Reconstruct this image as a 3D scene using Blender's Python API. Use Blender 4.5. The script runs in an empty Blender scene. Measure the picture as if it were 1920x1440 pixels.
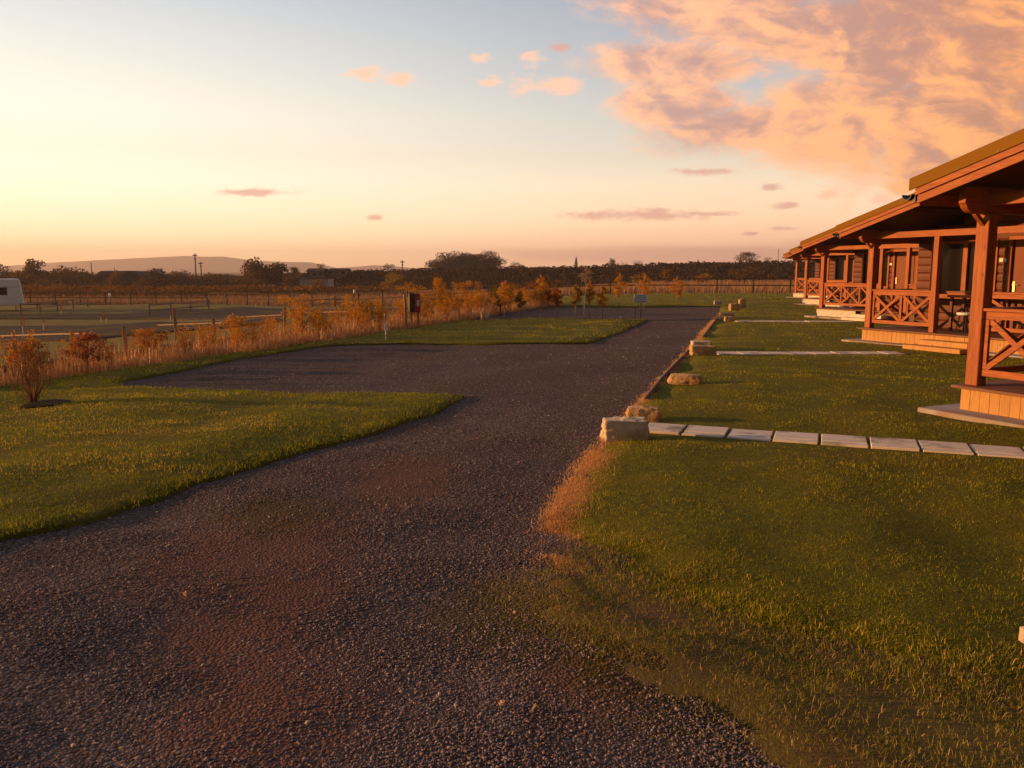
import bpy, bmesh, math, random
import numpy as np
from mathutils import Vector, Matrix, noise as mnoise
from mathutils.geometry import delaunay_2d_cdt
random.seed(7); RNG = np.random.default_rng(11)
S = bpy.context.scene; COL = S.collection
R = math.radians
# ------------------------------------------------------------------ camera model
F = 1555.0; H = 1.75; P = R(7.76); CP, SP = math.cos(P), math.sin(P)
def ray(px, py):
    a = (px-960)/F; b = (720-py)/F
    return Vector((a, CP+b*SP, -SP+b*CP))
# the hedge line: everything left of it falls away gently
HA = (-7.6, 12.25); HD = (0.328, 0.945)
def sdist(x, y): return (x-HA[0])*-HD[1] + (y-HA[1])*HD[0]
def terr(x, y):
    t = np.clip((sdist(x, y)-1)/31.0, 0, 1)
    return -1.5*t*t*(3-2*t)
def G(px, py, dz=0.0):
    d = ray(px, py); z = 0.0
    for _ in range(40):
        k = (z+dz-H)/d.z
        z = 0.5*z + 0.5*float(terr(d.x*k, d.y*k))
    k = (z+dz-H)/d.z
    return (d.x*k, d.y*k)
def AT(px, Y): return (px-960)/F*(Y*CP+H*SP)           # world x of a pixel column at a distance
def ZAT(py, Y):                                        # world z of a pixel row at a distance (central)
    d = ray(960, py); return H + d.z/d.y*Y
def und(x, y):                                         # gentle unevenness of the turf
    return (0.028*np.sin(x*1.9+0.7*np.sin(y*1.3)) * np.sin(y*1.55+1.1*np.sin(x*0.8)) +
0.015*np.sin(x*3.1+1.9*np.sin(y*2.3))*np.sin(y*4.1+1.3*x) + 0.016*np.sin(x*4.3+1.7*y) * np.sin(2.6*y-x*1.2+2) + 0.007*np.sin(7.7*x+1)*np.sin(6.9*y+2.2*np.sin(x)))
# ------------------------------------------------------------------ objects
def tag(o, label=None, cat=None, group=None, kind=None):
    if label: o['label'] = label
    if cat: o['category'] = cat
    if group: o['group'] = group
    if kind: o['kind'] = kind
    return o
def empty(name, loc=(0, 0, 0), rz=0.0):
    o = bpy.data.objects.new(name, None); COL.objects.link(o)
    o.location = loc; o.rotation_euler = (0, 0, rz); o.empty_display_size = 0.2
    return o
def link(name, me, parent=None, mat=None):
    o = bpy.data.objects.new(name, me); COL.objects.link(o)
    if parent: o.parent = parent
    if mat and not me.materials: me.materials.append(mat)
    return o
def copy_tree(o, parent=None):
    c = o.copy(); COL.objects.link(c); c.parent = parent
    for ch in list(o.children): copy_tree(ch, c)
    return c
class MB:
    def __init__(s): s.v = []; s.f = []
    def add(s, vs, fs):
        n = len(s.v); s.v += [tuple(v) for v in vs]; s.f += [tuple(i+n for i in f) for f in fs]; return s
    def box(s, x0, x1, y0, y1, z0, z1):
        return s.add([(x0,y0,z0),(x1,y0,z0),(x1,y1,z0),(x0,y1,z0),(x0,y0,z1),(x1,y0,z1),(x1,y1,z1),(x0,y1,z1)],
                     [(3,2,1,0),(4,5,6,7),(0,1,5,4),(1,2,6,5),(2,3,7,6),(3,0,4,7)])
    def prism(s, poly, a, b, axis='y'):                # polygon in the other two axes, extruded a..b
        n = len(poly)
        def m(p, t): return {'y': (p[0], t, p[1]), 'x': (t, p[0], p[1]), 'z': (p[0], p[1], t)}[axis]
        vs = [m(p, a) for p in poly]+[m(p, b) for p in poly]
        return s.add(vs, [tuple(range(n))[::-1], tuple(range(n, 2*n))]+[(i, (i+1) % n, n+(i+1) % n, n+i) for i in range(n)])
    def bar(s, p, q, w, h=None, up=(0, 0, 1)):         # rectangular bar between two points
        h = h or w; p = Vector(p); q = Vector(q); d = (q-p).normalized(); up = Vector(up)
        if abs(d.dot(up)) > .98: up = Vector((0, 1, 0))
        a = d.cross(up).normalized(); b = a.cross(d)
        vs = [e+a*i*w/2+b*j*h/2 for e in (p, q) for i, j in ((-1,-1),(1,-1),(1,1),(-1,1))]
        return s.add(vs, [(3,2,1,0),(4,5,6,7),(0,1,5,4),(1,2,6,5),(2,3,7,6),(3,0,4,7)])
    def tube(s, pts, rs, n=7):
        pts = [Vector(p) for p in pts]; base = len(s.v); rings = []
        for i, p in enumerate(pts):
            d = (pts[min(i+1, len(pts)-1)]-pts[max(i-1, 0)]).normalized()
            a = d.orthogonal().normalized() if abs(d.z) < .99 else Vector((1, 0, 0)); b = d.cross(a).normalized()
            r = rs[i] if hasattr(rs, '__len__') else rs
            rings.append([p+(a*math.cos(t)+b*math.sin(t))*r for t in [2*math.pi*k/n for k in range(n)]])
        vs = [v for r in rings for v in r]; fs = []
        for i in range(len(pts)-1):
            for k in range(n): fs.append((i*n+k, i*n+(k+1) % n, (i+1)*n+(k+1) % n, (i+1)*n+k))
        fs += [tuple(range(n))[::-1], tuple(range((len(pts)-1)*n, len(pts)*n))]
        return s.add(vs, fs)
    def build(s, name, mat, parent=None, bevel=0.0, smooth=False):
        me = bpy.data.meshes.new(name); me.from_pydata(s.v, [], s.f); me.update()
        bm = bmesh.new(); bm.from_mesh(me); bmesh.ops.recalc_face_normals(bm, faces=bm.faces)
        if bevel: bmesh.ops.bevel(bm, geom=[e for e in bm.edges], offset=bevel, segments=1, affect='EDGES', clamp_overlap=True)
        bm.to_mesh(me); bm.free()
        if smooth: me.polygons.foreach_set('use_smooth', [True]*len(me.polygons))
        return link(name, me, parent, mat)
def np_mesh(name, verts, faces, mat, parent=None, var=None, smooth=False):
    """verts (n,3), faces (m,k) with constant k"""
    me = bpy.data.meshes.new(name); n = len(verts); m, k = faces.shape
    me.vertices.add(n); me.vertices.foreach_set('co', verts.astype(np.float32).ravel())
    me.loops.add(m*k); me.loops.foreach_set('vertex_index', faces.astype(np.int32).ravel())
    me.polygons.add(m); me.polygons.foreach_set('loop_start', np.arange(0, m*k, k, dtype=np.int32))
    if var is not None:
        a = me.attributes.new('var', 'FLOAT', 'POINT'); a.data.foreach_set('value', var.astype(np.float32))
    me.update(calc_edges=True)
    if smooth: me.polygons.foreach_set('use_smooth', np.ones(m, dtype=bool))
    return link(name, me, parent, mat)
def inpoly(x, y, poly):
    r = np.zeros(x.shape, bool); n = len(poly)
    for i in range(n):
        x0, y0 = poly[i]; x1, y1 = poly[(i+1) % n]
        if y0 == y1: continue
        c = ((y0 > y) != (y1 > y)) & (x < (x1-x0)*(y-y0)/(y1-y0)+x0)
        r ^= c
    return r
def dpoly(x, y, line):                                  # distance to polyline
    d = np.full(x.shape, 1e9)
    for (x0, y0), (x1, y1) in zip(line[:-1], line[1:]):
        dx, dy = x1-x0, y1-y0; t = np.clip(((x-x0)*dx+(y-y0)*dy)/(dx*dx+dy*dy+1e-12), 0, 1)
        d = np.minimum(d, np.hypot(x-x0-t*dx, y-y0-t*dy))
    return d
# ------------------------------------------------------------------ materials
def lin(c):
    return tuple((v/12.92 if v <= .04045 else ((v+.055)/1.055)**2.4) for v in [q/255 for q in c])
class NT:
    def __init__(s, tree): s.t = tree; s.n = tree.nodes; s.l = tree.links
    def new(s, ty, **kw):
        n = s.n.new(ty)
        for k, v in kw.items(): setattr(n, k, v)
        return n
    def put(s, sock, v):
        if isinstance(v, bpy.types.NodeSocket): s.l.new(v, sock)
        elif v is not None:
            try: sock.default_value = v
            except Exception: sock.default_value = (*v, 1)
    def m(s, op, a, b=None, c=None, clamp=False):
        n = s.new('ShaderNodeMath', operation=op, use_clamp=clamp)
        for i, v in enumerate((a, b, c)):
            if v is not None: s.put(n.inputs[i], v)
        return n.outputs[0]
    def vm(s, op, a, b=None):
        n = s.new('ShaderNodeVectorMath', operation=op); s.put(n.inputs[0], a)
        if b is not None: s.put(n.inputs[1], b)
        return n.outputs['Value'] if op in ('LENGTH', 'DOT_PRODUCT') else n.outputs[0]
    def noise(s, vec, scale, detail=4, rough=.55, dist=0.0):
        n = s.new('ShaderNodeTexNoise'); s.put(n.inputs['Vector'], vec)
        n.inputs['Scale'].default_value = scale; n.inputs['Detail'].default_value = detail
        n.inputs['Roughness'].default_value = rough; n.inputs['Distortion'].default_value = dist
        return n.outputs['Fac']
    def mix(s, f, a, b, mode='MIX'):
        n = s.new('ShaderNodeMix', data_type='RGBA', blend_type=mode)
        s.put(n.inputs[0], f); s.put(n.inputs[6], a); s.put(n.inputs[7], b); return n.outputs[2]
    def rng(s, v, a, b, c=0.0, d=1.0, smooth=False):
        n = s.new('ShaderNodeMapRange'); n.interpolation_type = 'SMOOTHSTEP' if smooth else 'LINEAR'
        s.put(n.inputs[0], v)
        for i, q in enumerate((a, b, c, d)): n.inputs[i+1].default_value = q
        return n.outputs[0]
    def scale(s, vec, sc):
        n = s.new('ShaderNodeMapping'); s.put(n.inputs[0], vec); n.inputs['Scale'].default_value = sc; return n.outputs[0]
    def ramp(s, f, stops):
        n = s.new('ShaderNodeValToRGB'); s.put(n.inputs[0], f); e = n.color_ramp.elements
        while len(e) < len(stops): e.new(.5)
        for i, (p, c) in enumerate(stops): e[i].position = p; e[i].color = (*c, 1)
        return n.outputs[0]
def base_mat(name, rough=.8, spec=.3):
    m = bpy.data.materials.new(name); m.use_nodes = True; t = NT(m.node_tree)
    b = m.node_tree.nodes['Principled BSDF']; b.inputs['Roughness'].default_value = rough
    b.inputs['Specular IOR Level'].default_value = spec
    return m, t, b
def bump(t, b, h, strength=.5, dist=.01):
    n = t.new('ShaderNodeBump'); n.inputs['Strength'].default_value = strength; n.inputs['Distance'].default_value = dist
    t.put(n.inputs['Height'], h); t.l.new(n.outputs[0], b.inputs['Normal'])
def pmat(name, c1, c2, sc=3.0, rough=.8, bs=20., bd=.005, spec=.3, stretch=(1, 1, 1), metal=0.0, c3=None):
    m, t, b = base_mat(name, rough, spec); b.inputs['Metallic'].default_value = metal
    co = t.scale(t.new('ShaderNodeTexCoord').outputs['Object'], stretch)
    f = t.rng(t.noise(co, sc, 6, .6), .3, .7)
    col = t.mix(f, (*c1, 1), (*c2, 1))
    if c3: col = t.mix(t.rng(t.noise(co, sc*.37+.1, 4, .6), .52, .66), col, (*c3, 1))
    t.put(b.inputs['Base Color'], col)
    if bd: bump(t, b, t.noise(co, bs, 6, .65), .8, bd)
    return m
def wood(name, c1, c2, axis, knots=True, rough=.6):
    m, t, b = base_mat(name, rough, .35)
    tc = t.new('ShaderNodeTexCoord').outputs['Object']
    oi = t.new('ShaderNodeObjectInfo').outputs['Random']
    st = [9, 9, 9]; st[axis] = .8
    co = t.vm('ADD', t.scale(tc, st), oi)
    g = t.noise(co, 2.6, 7, .7, .9)
    col = t.mix(t.rng(g, .38, .62), (*c1, 1), (*c2, 1))
    big = t.noise(t.scale(tc, [1.5 if i != axis else .5 for i in range(3)]), 1.7, 3, .5)
    col = t.mix(t.m('MULTIPLY', t.rng(big, .45, .75), .35), col, (c1[0]*.55, c1[1]*.45, c1[2]*.4, 1))
    if knots:
        vo = t.new('ShaderNodeTexVoronoi'); vo.inputs['Scale'].default_value = 1.0
        k = [7, 7, 7]; k[axis] = 3.1
        t.put(vo.inputs['Vector'], t.scale(tc, k))
        col = t.mix(t.m('MULTIPLY', t.rng(vo.outputs['Distance'], .06, .13, 1, 0), .75), col, (c1[0]*.3, c1[1]*.2, c1[2]*.15, 1))
    t.put(b.inputs['Base Color'], col); bump(t, b, g, .7, .006)
    return m
def leafmat(name, c1, c2, trans=.35, dark=None):
    m = bpy.data.materials.new(name); m.use_nodes = True; t = NT(m.node_tree); t.n.clear()
    at = t.new('ShaderNodeAttribute', attribute_name='var').outputs['Fac']
    oi = t.new('ShaderNodeObjectInfo').outputs['Random']
    f = t.m('FRACT', t.m('ADD', at, t.m('MULTIPLY', oi, .25)))
    col = t.mix(f, (*c1, 1), (*c2, 1))
    if dark: col = t.mix(t.rng(at, .72, .78), col, (*dark, 1))
    d = t.new('ShaderNodeBsdfDiffuse'); t.put(d.inputs[0], col)
    tr = t.new('ShaderNodeBsdfTranslucent'); t.put(tr.inputs[0], col)
    mx = t.new('ShaderNodeMixShader'); mx.inputs[0].default_value = trans
    t.l.new(d.outputs[0], mx.inputs[1]); t.l.new(tr.outputs[0], mx.inputs[2])
    o = t.new('ShaderNodeOutputMaterial'); t.l.new(mx.outputs[0], o.inputs[0]); return m
M = {}
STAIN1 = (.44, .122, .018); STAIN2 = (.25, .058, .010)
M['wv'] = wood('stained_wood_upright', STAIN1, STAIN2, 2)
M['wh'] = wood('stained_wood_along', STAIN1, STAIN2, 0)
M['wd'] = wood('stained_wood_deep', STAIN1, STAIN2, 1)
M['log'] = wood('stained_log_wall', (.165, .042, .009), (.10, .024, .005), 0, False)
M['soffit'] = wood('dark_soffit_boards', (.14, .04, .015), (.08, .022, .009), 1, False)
M['plank'] = wood('pale_larch_planks', (.55, .29, .08), (.42, .20, .05), 2)
M['deck'] = wood('deck_boards', (.22, .085, .04), (.14, .055, .03), 0, False)
M['door'] = wood('painted_door_wood', (.24, .06, .012), (.18, .045, .010), 2, False)
M['roofmetal'] = pmat('olive_roof_metal', (.23, .105, .006), (.19, .09, .006), 1.5, .75, 60, .0006, .12)
M['black'] = pmat('black_plastic', (.012, .012, .013), (.02, .02, .02), 6, .4, 40, .0004, .5)
M['tarp'] = pmat('pale_tarpaulin', (.62, .56, .48), (.52, .46, .38), 3, .6, 5, .02, .3, (1, 1, 2.5))
M['slab'] = pmat('concrete_slab', (.78, .66, .52), (.64, .52, .40), 5, .85, 60, .003, c3=(.28, .22, .16))
M['concrete'] = pmat('concrete_pad', (.40, .36, .33), (.30, .26, .24), 3, .9, 50, .004, c3=(.32, .2, .13))
M['rock'] = pmat('limestone_block', (.66, .42, .22), (.44, .27, .13), 5, .9, 22, .05, .15, c3=(.48, .24, .09))
M['rockpale'] = pmat('pale_limestone', (.72, .58, .43), (.52, .39, .26), 5, .9, 22, .05, .15, c3=(.46, .26, .12))
M['fence'] = wood('weathered_fence_wood', (.075, .045, .03), (.06, .038, .026), 0, False, .85)
M['stake'] = wood('pale_stake_wood', (.40, .28, .18), (.28, .18, .11), 2, False, .85)
M['palerail'] = wood('pale_sawn_rail', (.30, .20, .13), (.22, .14, .09), 0, False, .8)
M['white'] = pmat('white_shell', (.80, .78, .76), (.74, .72, .70), 1.5, .35, 10, .0005, .5)
M['grey'] = pmat('grey_metal', (.30, .30, .31), (.22, .22, .23), 5, .5, 30, .0005, .5)
M['red'] = pmat('red_painted_box', (.40, .02, .025), (.30, .015, .02), 5, .45, 30, .0005, .5)
M['board'] = pmat('white_sign_board', (.72, .76, .80), (.66, .70, .75), 4, .45, 30, .0003, .5)
M['ink'] = pmat('blue_lettering', (.035, .06, .13), (.05, .075, .15), 9, .6, 30, 0)
M['label'] = pmat('white_label', (.75, .72, .68), (.68, .65, .6), 9, .6, 30, 0)
M['brass'] = pmat('brass_handle', (.75, .45, .18), (.65, .38, .14), 9, .3, 30, 0, .5, metal=1.0)
M['bark'] = pmat('brown_bark', (.10, .06, .04), (.06, .035, .022), 12, .9, 30, .01)
M['palebark'] = pmat('pale_birch_bark', (.42, .32, .24), (.24, .16, .11), 18, .8, 30, .003)
M['guard'] = pmat('pale_plastic_tree_guard', (.70, .50, .36), (.55, .36, .24), 9, .6, 30, .001)
M['brick'] = pmat('brown_brick_wall', (.20, .11, .08), (.14, .08, .06), 3, .9, 30, .003)
M['darkroof'] = pmat('dark_slate_roof', (.06, .04, .036), (.04, .028, .025), 2, .95, 8, .01, .02)
M['barnwall'] = pmat('dark_barn_sheeting', (.075, .055, .055), (.05, .036, .034), 1, .95, 8, .01, .02)
M['stone_spire'] = pmat('church_stone', (.2, .15, .12), (.15, .11, .09), 1, .9, 8, .01)
def glassmat():
    m, t, b = base_mat('dark_window_glass', .12, .12); b.inputs['Base Color'].default_value = (.012, .009, .008, 1); return m
M['glass'] = glassmat()
# ground materials -------------------------------------------------
def G2(px, py): return (*G(px, py), 0)
def grasssoil():
    m, t, b = base_mat('turf', .95, .1); co = t.new('ShaderNodeTexCoord').outputs['Object']
    n1 = t.rng(t.noise(co, 1.1, 6, .6), .35, .65); n2 = t.rng(t.noise(co, 14, 5, .7), .35, .65)
    col = t.mix(n1, (.155, .152, .011, 1), (.215, .185, .014, 1))
    col = t.mix(t.m('MULTIPLY', n2, .5), col, (.05, .042, .006, 1))
    col = t.mix(t.m('MULTIPLY', t.rng(t.noise(co, .42, 5, .65), .54, .68), .55), col, (.22, .125, .018, 1))
    t.put(b.inputs['Base Color'], col)
    h = t.m('ADD', t.noise(co, 9, 6, .7), t.m('MULTIPLY', t.noise(co, 45, 4, .7), .7)); bump(t, b, h, 1, .06); return m
M['turf'] = grasssoil()
def gravelmat():
    m, t, b = base_mat('dark_gravel', .95, .04); co = t.new('ShaderNodeTexCoord').outputs['Object']
    vo = t.new('ShaderNodeTexVoronoi'); vo.inputs['Scale'].default_value = 55; t.put(vo.inputs['Vector'], co)
    cell = t.m('FRACT', t.m('MULTIPLY', t.new('ShaderNodeSeparateColor').outputs[0], 1.0))
    sep = t.new('ShaderNodeSeparateColor'); t.l.new(vo.outputs['Color'], sep.inputs[0])
    col = t.ramp(sep.outputs[0], [(0, (.064, .046, .042)), (.55, (.108, .079, .073)), (.86, (.17, .127, .116)), (.97, (.22, .17, .15)), (1, (.38, .29, .24))])
    pat = t.rng(t.noise(co, .55, 5, .6, .5), .38, .64)
    col = t.mix(t.m('MULTIPLY', pat, .55), col, (.10, .056, .042, 1))
    def blob(px, py, r, ex=1.0):                        # patches of bare soil and moss that lie in the track
        c = G2(px, py); d = t.vm('SUBTRACT', co, c); d = t.scale(d, (1, ex, 1))
        w = t.m('ADD', t.vm('LENGTH', d), t.m('MULTIPLY', t.m('SUBTRACT', t.noise(co, 2.2, 6, .7), .5), r*1.6))
        return t.rng(w, r*.45, r*1.1, 1, 0, True)
    soil = (.150, .075, .055, 1)
    for px, py, r, ex in ((470, 1030, .85, .8), (500, 1330, .50, .7), (430, 1180, .50, .8), (560, 1110, .5, .8), (480, 1250, .4, .7), (1130, 1260, .45, .8), (760, 900, .5, .4)):
        col = t.mix(t.m('MULTIPLY', blob(px, py, r, ex), .8), col, soil)
    for px, py, r, ex in ((530, 960, .5, .8), (930, 1130, .45, .8), (1040, 1180, .5, .8), (1250, 1240, .6, .8), (1500, 1330, .6, .8), (1800, 1400, .6, .8)):
        col = t.mix(t.m('MULTIPLY', blob(px, py, r, ex), .62), col, (.088, .062, .014, 1))
    t.put(b.inputs['Base Color'], col)
    h = t.m('ADD', t.m('MULTIPLY', vo.outputs['Distance'], -1), t.m('MULTIPLY', t.noise(co, 6, 6, .7), .6)); bump(t, b, h, 1, .016); return m
M['gravel'] = gravelmat()
def fieldmat():
    m, t, b = base_mat('rough_field', .95, .1); co = t.new('ShaderNodeTexCoord').outputs['Object']
    n = t.rng(t.noise(t.scale(co, (1, .45, 1)), .11, 6, .6), .38, .6)
    col = t.mix(n, (.075, .052, .016, 1), (.17, .095, .042, 1))
    col = t.mix(t.m('MULTIPLY', t.rng(t.noise(co, 1.8, 6, .7), .4, .65), .5), col, (.045, .03, .01, 1))
    t.put(b.inputs['Base Color'], col); bump(t, b, t.noise(co, 4, 6, .7), 1, .12); return m
M['field'] = fieldmat()
M['scrubland'] = pmat('dark_scrub_bank', (.055, .035, .016), (.036, .022, .012), .25, .95, 1.2, .3, .1)
M['hill'] = pmat('far_hill', (.10, .065, .06), (.07, .055, .05), .004, .95, .05, 1, .1)
M['mulch'] = pmat('dark_mulch', (.022, .014, .008), (.035, .022, .012), 20, .95, 40, .02, .1)
M['pebble'] = leafmat('pebble_stone', (.098, .072, .072), (.235, .178, .176), 0.0, (.33, .24, .21))
M['palestone'] = leafmat('pale_chip_stone', (.26, .19, .15), (.50, .40, .33), 0.0)
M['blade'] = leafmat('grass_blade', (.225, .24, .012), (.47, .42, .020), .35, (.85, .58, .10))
M['straw'] = leafmat('dry_straw', (.66, .33, .12), (.78, .48, .22), .3)
M['strawpale'] = leafmat('pale_dry_straw', (.74, .46, .22), (.60, .30, .11), .3)
M['thatch'] = leafmat('dull_thatch', (.16, .17, .016), (.30, .24, .04), .25, (.55, .36, .15))
M['strawpink'] = leafmat('dry_meadow_grass', (.42, .24, .13), (.30, .16, .08), .25)
M['lf_or'] = leafmat('orange_leaves', (.66, .29, .035), (.40, .19, .03), .4)
M['lf_red'] = leafmat('red_brown_leaves', (.44, .14, .04), (.28, .09, .03), .35)
M['lf_yel'] = leafmat('yellow_leaves', (.72, .32, .020), (.48, .23, .02), .4)
M['lf_olive'] = leafmat('olive_leaves', (.22, .13, .015), (.38, .20, .02), .35)
M['lf_dark'] = leafmat('dark_far_leaves', (.062, .036, .014), (.10, .052, .018), .25)
M['lf_brown'] = leafmat('brown_twiggy_growth', (.12, .066, .028), (.17, .088, .032), .25)
M['lf_rust'] = leafmat('rusty_bramble', (.30, .12, .025), (.19, .085, .022), .25)
M['lf_silver'] = leafmat('silver_leaves', (.42, .28, .17), (.26, .16, .09), .3)
M['twig'] = pmat('brown_twigs', (.32, .15, .07), (.20, .09, .045), 20, .9, 30, .001)
# ------------------------------------------------------------------ ground sheets
def axis(lo, hi, mid0, mid1, st, g=1.16):
    a = list(np.arange(mid0, mid1+st*.5, st)); s = st; x = a[-1]
    while x < hi: s *= g; x += s; a.append(x)
    s = st; x = a[0]; b = []
    while x > lo: s *= g; x -= s; b.append(x)
    return np.array(b[::-1]+a)
def ground():
    xs = axis(-3200, 3200, -60, 40, 1.0); ys = axis(-60, 3400, -6, 110, 1.0)
    X, Y = np.meshgrid(xs, ys); Z = terr(X, Y)-.10
    n, m = X.shape; idx = np.arange(n*m).reshape(n, m)
    f = np.stack([idx[:-1, :-1], idx[:-1, 1:], idx[1:, 1:], idx[1:, :-1]], -1).reshape(-1, 4)
    tag(np_mesh('ground', np.stack([X, Y, Z], -1).reshape(-1, 3), f, M['field']), kind='structure')
ground()
def densify(poly, step, jit=0.0, seed=1):
    out = []; rr = random.Random(seed); n = len(poly)
    for i in range(n):
        p, q = poly[i], poly[(i+1) % n]; L = math.hypot(q[0]-p[0], q[1]-p[1]); k = max(1, int(L/max(step, .03*math.hypot(*p))))
        for j in range(k):
            t = j/k; w = jit*(1 if 0 < j else .3)
            out.append((p[0]+(q[0]-p[0])*t+rr.uniform(-w, w), p[1]+(q[1]-p[1])*t+rr.uniform(-w, w)))
    return out
def sheet(name, poly, base, mat, hf, step=.3, jit=.02, skirt=.08, far=.035, kind='structure'):
    b = densify(poly, step, jit); A = np.array(b); x0, y0 = A.min(0); x1, y1 = A.max(0); pts = []
    y = y0
    while y < y1:                                       # interior points, sparser with distance
        st = max(step, far*abs(y)); x = x0
        while x < x1: pts.append((x+random.uniform(-.2, .2)*st, y+random.uniform(-.2, .2)*st)); x += st
        y += st
    pts = np.array(pts); k = inpoly(pts[:, 0], pts[:, 1], b) & (dpoly(pts[:, 0], pts[:, 1], b+[b[0]]) > step*.35)
    allp = [Vector(p) for p in b]+[Vector(p) for p in pts[k]]
    vo, eo, fo, _, _, _ = delaunay_2d_cdt(allp, [(i, (i+1) % len(b)) for i in range(len(b))], [list(range(len(b)))], 1, 1e-5)
    V = np.array([(v.x, v.y) for v in vo]); Z = hf(V[:, 0], V[:, 1])+base
    nb = len(b); mb = MB(); mb.v = [(V[i, 0], V[i, 1], float(Z[i])) for i in range(len(V))]; mb.f = [tuple(f) for f in fo]
    if skirt:
        bd = {}
        for f in fo:
            for i in range(len(f)):
                e = (f[i], f[(i+1) % len(f)]); bd[e] = 1
        for (a, c) in list(bd):
            if (c, a) not in bd:
                n = len(mb.v); mb.v += [(*mb.v[c][:2], mb.v[c][2]-skirt), (*mb.v[a][:2], mb.v[a][2]-skirt)]; mb.f.append((c, a, n+1, n))
    me = bpy.data.meshes.new(name); me.from_pydata(mb.v, [], mb.f); me.update()
    me.polygons.foreach_set('use_smooth', [True]*len(me.polygons))
    o = link(name, me, None, mat); tag(o, kind=kind); return o
def tow(p, q, f): return (p[0]+(q[0]-p[0])*f, p[1]+(q[1]-p[1])*f)
_pa = G(1205, 808); _pb = tow(_pa, G(1920, 857), 1.9)
PATHS = [(_pa, _pb, .27), (G(1340, 666), G(1690, 666), .29), (G(1378, 604.5), G(1612, 605.5), .29)]
SOFT = [G(1045, 1010), G(1075, 1035), G(1120, 1065), G(1200, 1115), G(1320, 1165), G(1500, 1217), G(1700, 1267), G(1920, 1330), (3.6, 2.7), (60, 2.7)]
def pflat(x, y): return np.clip((np.minimum.reduce([dpoly(x, y, [a_, b_]) for a_, b_, w_ in PATHS])-.28)/.6, .06, 1)
def hgrav(x, y):
    x = np.asarray(x, float); y = np.asarray(y, float); return und(x*.8+5, y*.8)*.7*pflat(x, y)+terr(x, y)
EDGES = []
def hlawn(x, y):
    x = np.asarray(x, float); y = np.asarray(y, float)
    d = dpoly(x, y, SOFT)+.07*np.sin(x*7+2*np.sin(y*9))+.05*np.sin(y*13+x*5); t_ = np.clip(d/.5, 0, 1); t_ = t_*t_*(3-2*t_)
    ef = 1.0
    if EDGES: ef = np.clip(np.minimum.reduce([dpoly(x, y, e_) for e_ in EDGES])/.7, .03, 1)
    return hgrav(x, y)+(und(x, y)+.06)*.62*t_*pflat(x, y)*ef-.058*(1-t_)
# gravel apron: the drive and its bays
gravel_poly = [(-9, -4), (9, -4), (9, 5.0), G(1920, 1150), G(1700, 1130), G(1480, 1100), G(1330, 1050), G(1250, 980), G(1200, 860), G(1260, 760), G(1340, 650), G(1420, 590), G(1440, 572),
               G(1200, 572), G(960, 577), G(900, 590), G(880, 612), G(620, 630), G(420, 668), G(200, 706), G(150, 735), G(500, 800), G(300, 880), G(0, 980), G(-400, 1080), (-9, 2)]
sheet('gravel_drive', gravel_poly, -.01, M['gravel'], hgrav, .25, .0)
lawnL = [(-9, 3.9), G(-250, 1085), G(0, 1012), G(100, 990), G(200, 962), G(330, 921), G(420, 893), G(520, 861), G(600, 838), G(700, 811), G(770, 789), G(835, 765), G(872, 746),
         G(800, 741), G(600, 739), G(400, 733), G(240, 727), G(222, 720), G(240, 712), G(320, 699), G(450, 674), G(560, 655), G(640, 647), G(760, 645), G(950, 646), G(1100, 645),
         G(1150, 629), G(1190, 611), G(1214, 600), G(1130, 598), G(1000, 598), G(930, 599), G(880, 601), G(850, 604), G(740, 620), G(640, 636), G(400, 668), G(200, 698), G(0, 725), G(-400, 780), (-14, 9), (-14, 3.9)]
lawnR = [G(1347, 590), G(1332, 612), G(1300, 652), G(1272, 684), G(1240, 718), G(1206, 757), G(1170, 800), G(1140, 838), G(1112, 880), G(1080, 935), G(1060, 980), G(1075, 1020), G(1120, 1062), G(1200, 1110),
         G(1320, 1160), G(1500, 1212), G(1700, 1262), G(1920, 1325), (3.2, 2.9), (60, 2.9), (60, 66), (23, 66), G(1480, 551), G(1300, 550), G(1100, 554), G(1010, 560), G(975, 574), G(1100, 576), G(1250, 576), G(1351, 575)]
EDGES += [lawnL+[lawnL[0]], lawnR+[lawnR[0]]]
oL = sheet('lawn', lawnL, .020, M['turf'], hlawn, .2, .06)
oR = sheet('lawn', lawnR, .028, M['turf'], hlawn, .2, .04)
# strips of pitch track and turf on the lower field to the left
M['pitch'] = pmat('overgrown_pitch_gravel', (.085, .058, .042), (.060, .044, .034), .8, .95, 9, .03, .03, c3=(.14, .11, .02))
M['fieldgreen'] = pmat('mown_pitch_grass', (.15, .13, .014), (.22, .15, .03), .9, .95, 9, .05, .1, c3=(.16, .10, .04))
def flat(x, y): return terr(x, y)
def strip(name, top, bot, base, mat): return sheet(name, [G(*p) for p in top]+[G(*p) for p in bot[::-1]], base, mat, flat, .8, .05, .1, .03)
strip('pitch_grass', [(-80, 574), (200, 572), (420, 568), (640, 566), (840, 572), (930, 577)], [(-80, 690), (100, 685), (300, 652), (560, 622), (760, 596), (880, 585)], .0, M['fieldgreen'])
strip('pitch_track', [(-80, 588), (200, 588), (290, 582), (460, 576), (640, 579), (800, 581)], [(-80, 599), (220, 599), (330, 599), (460, 598), (600, 594), (790, 588)], .03, M['pitch'])
strip('pitch_track', [(-80, 612), (180, 610), (300, 604), (420, 604), (520, 597)], [(-80, 646), (150, 640), (260, 628), (420, 616), (530, 603)], .035, M['pitch'])
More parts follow.
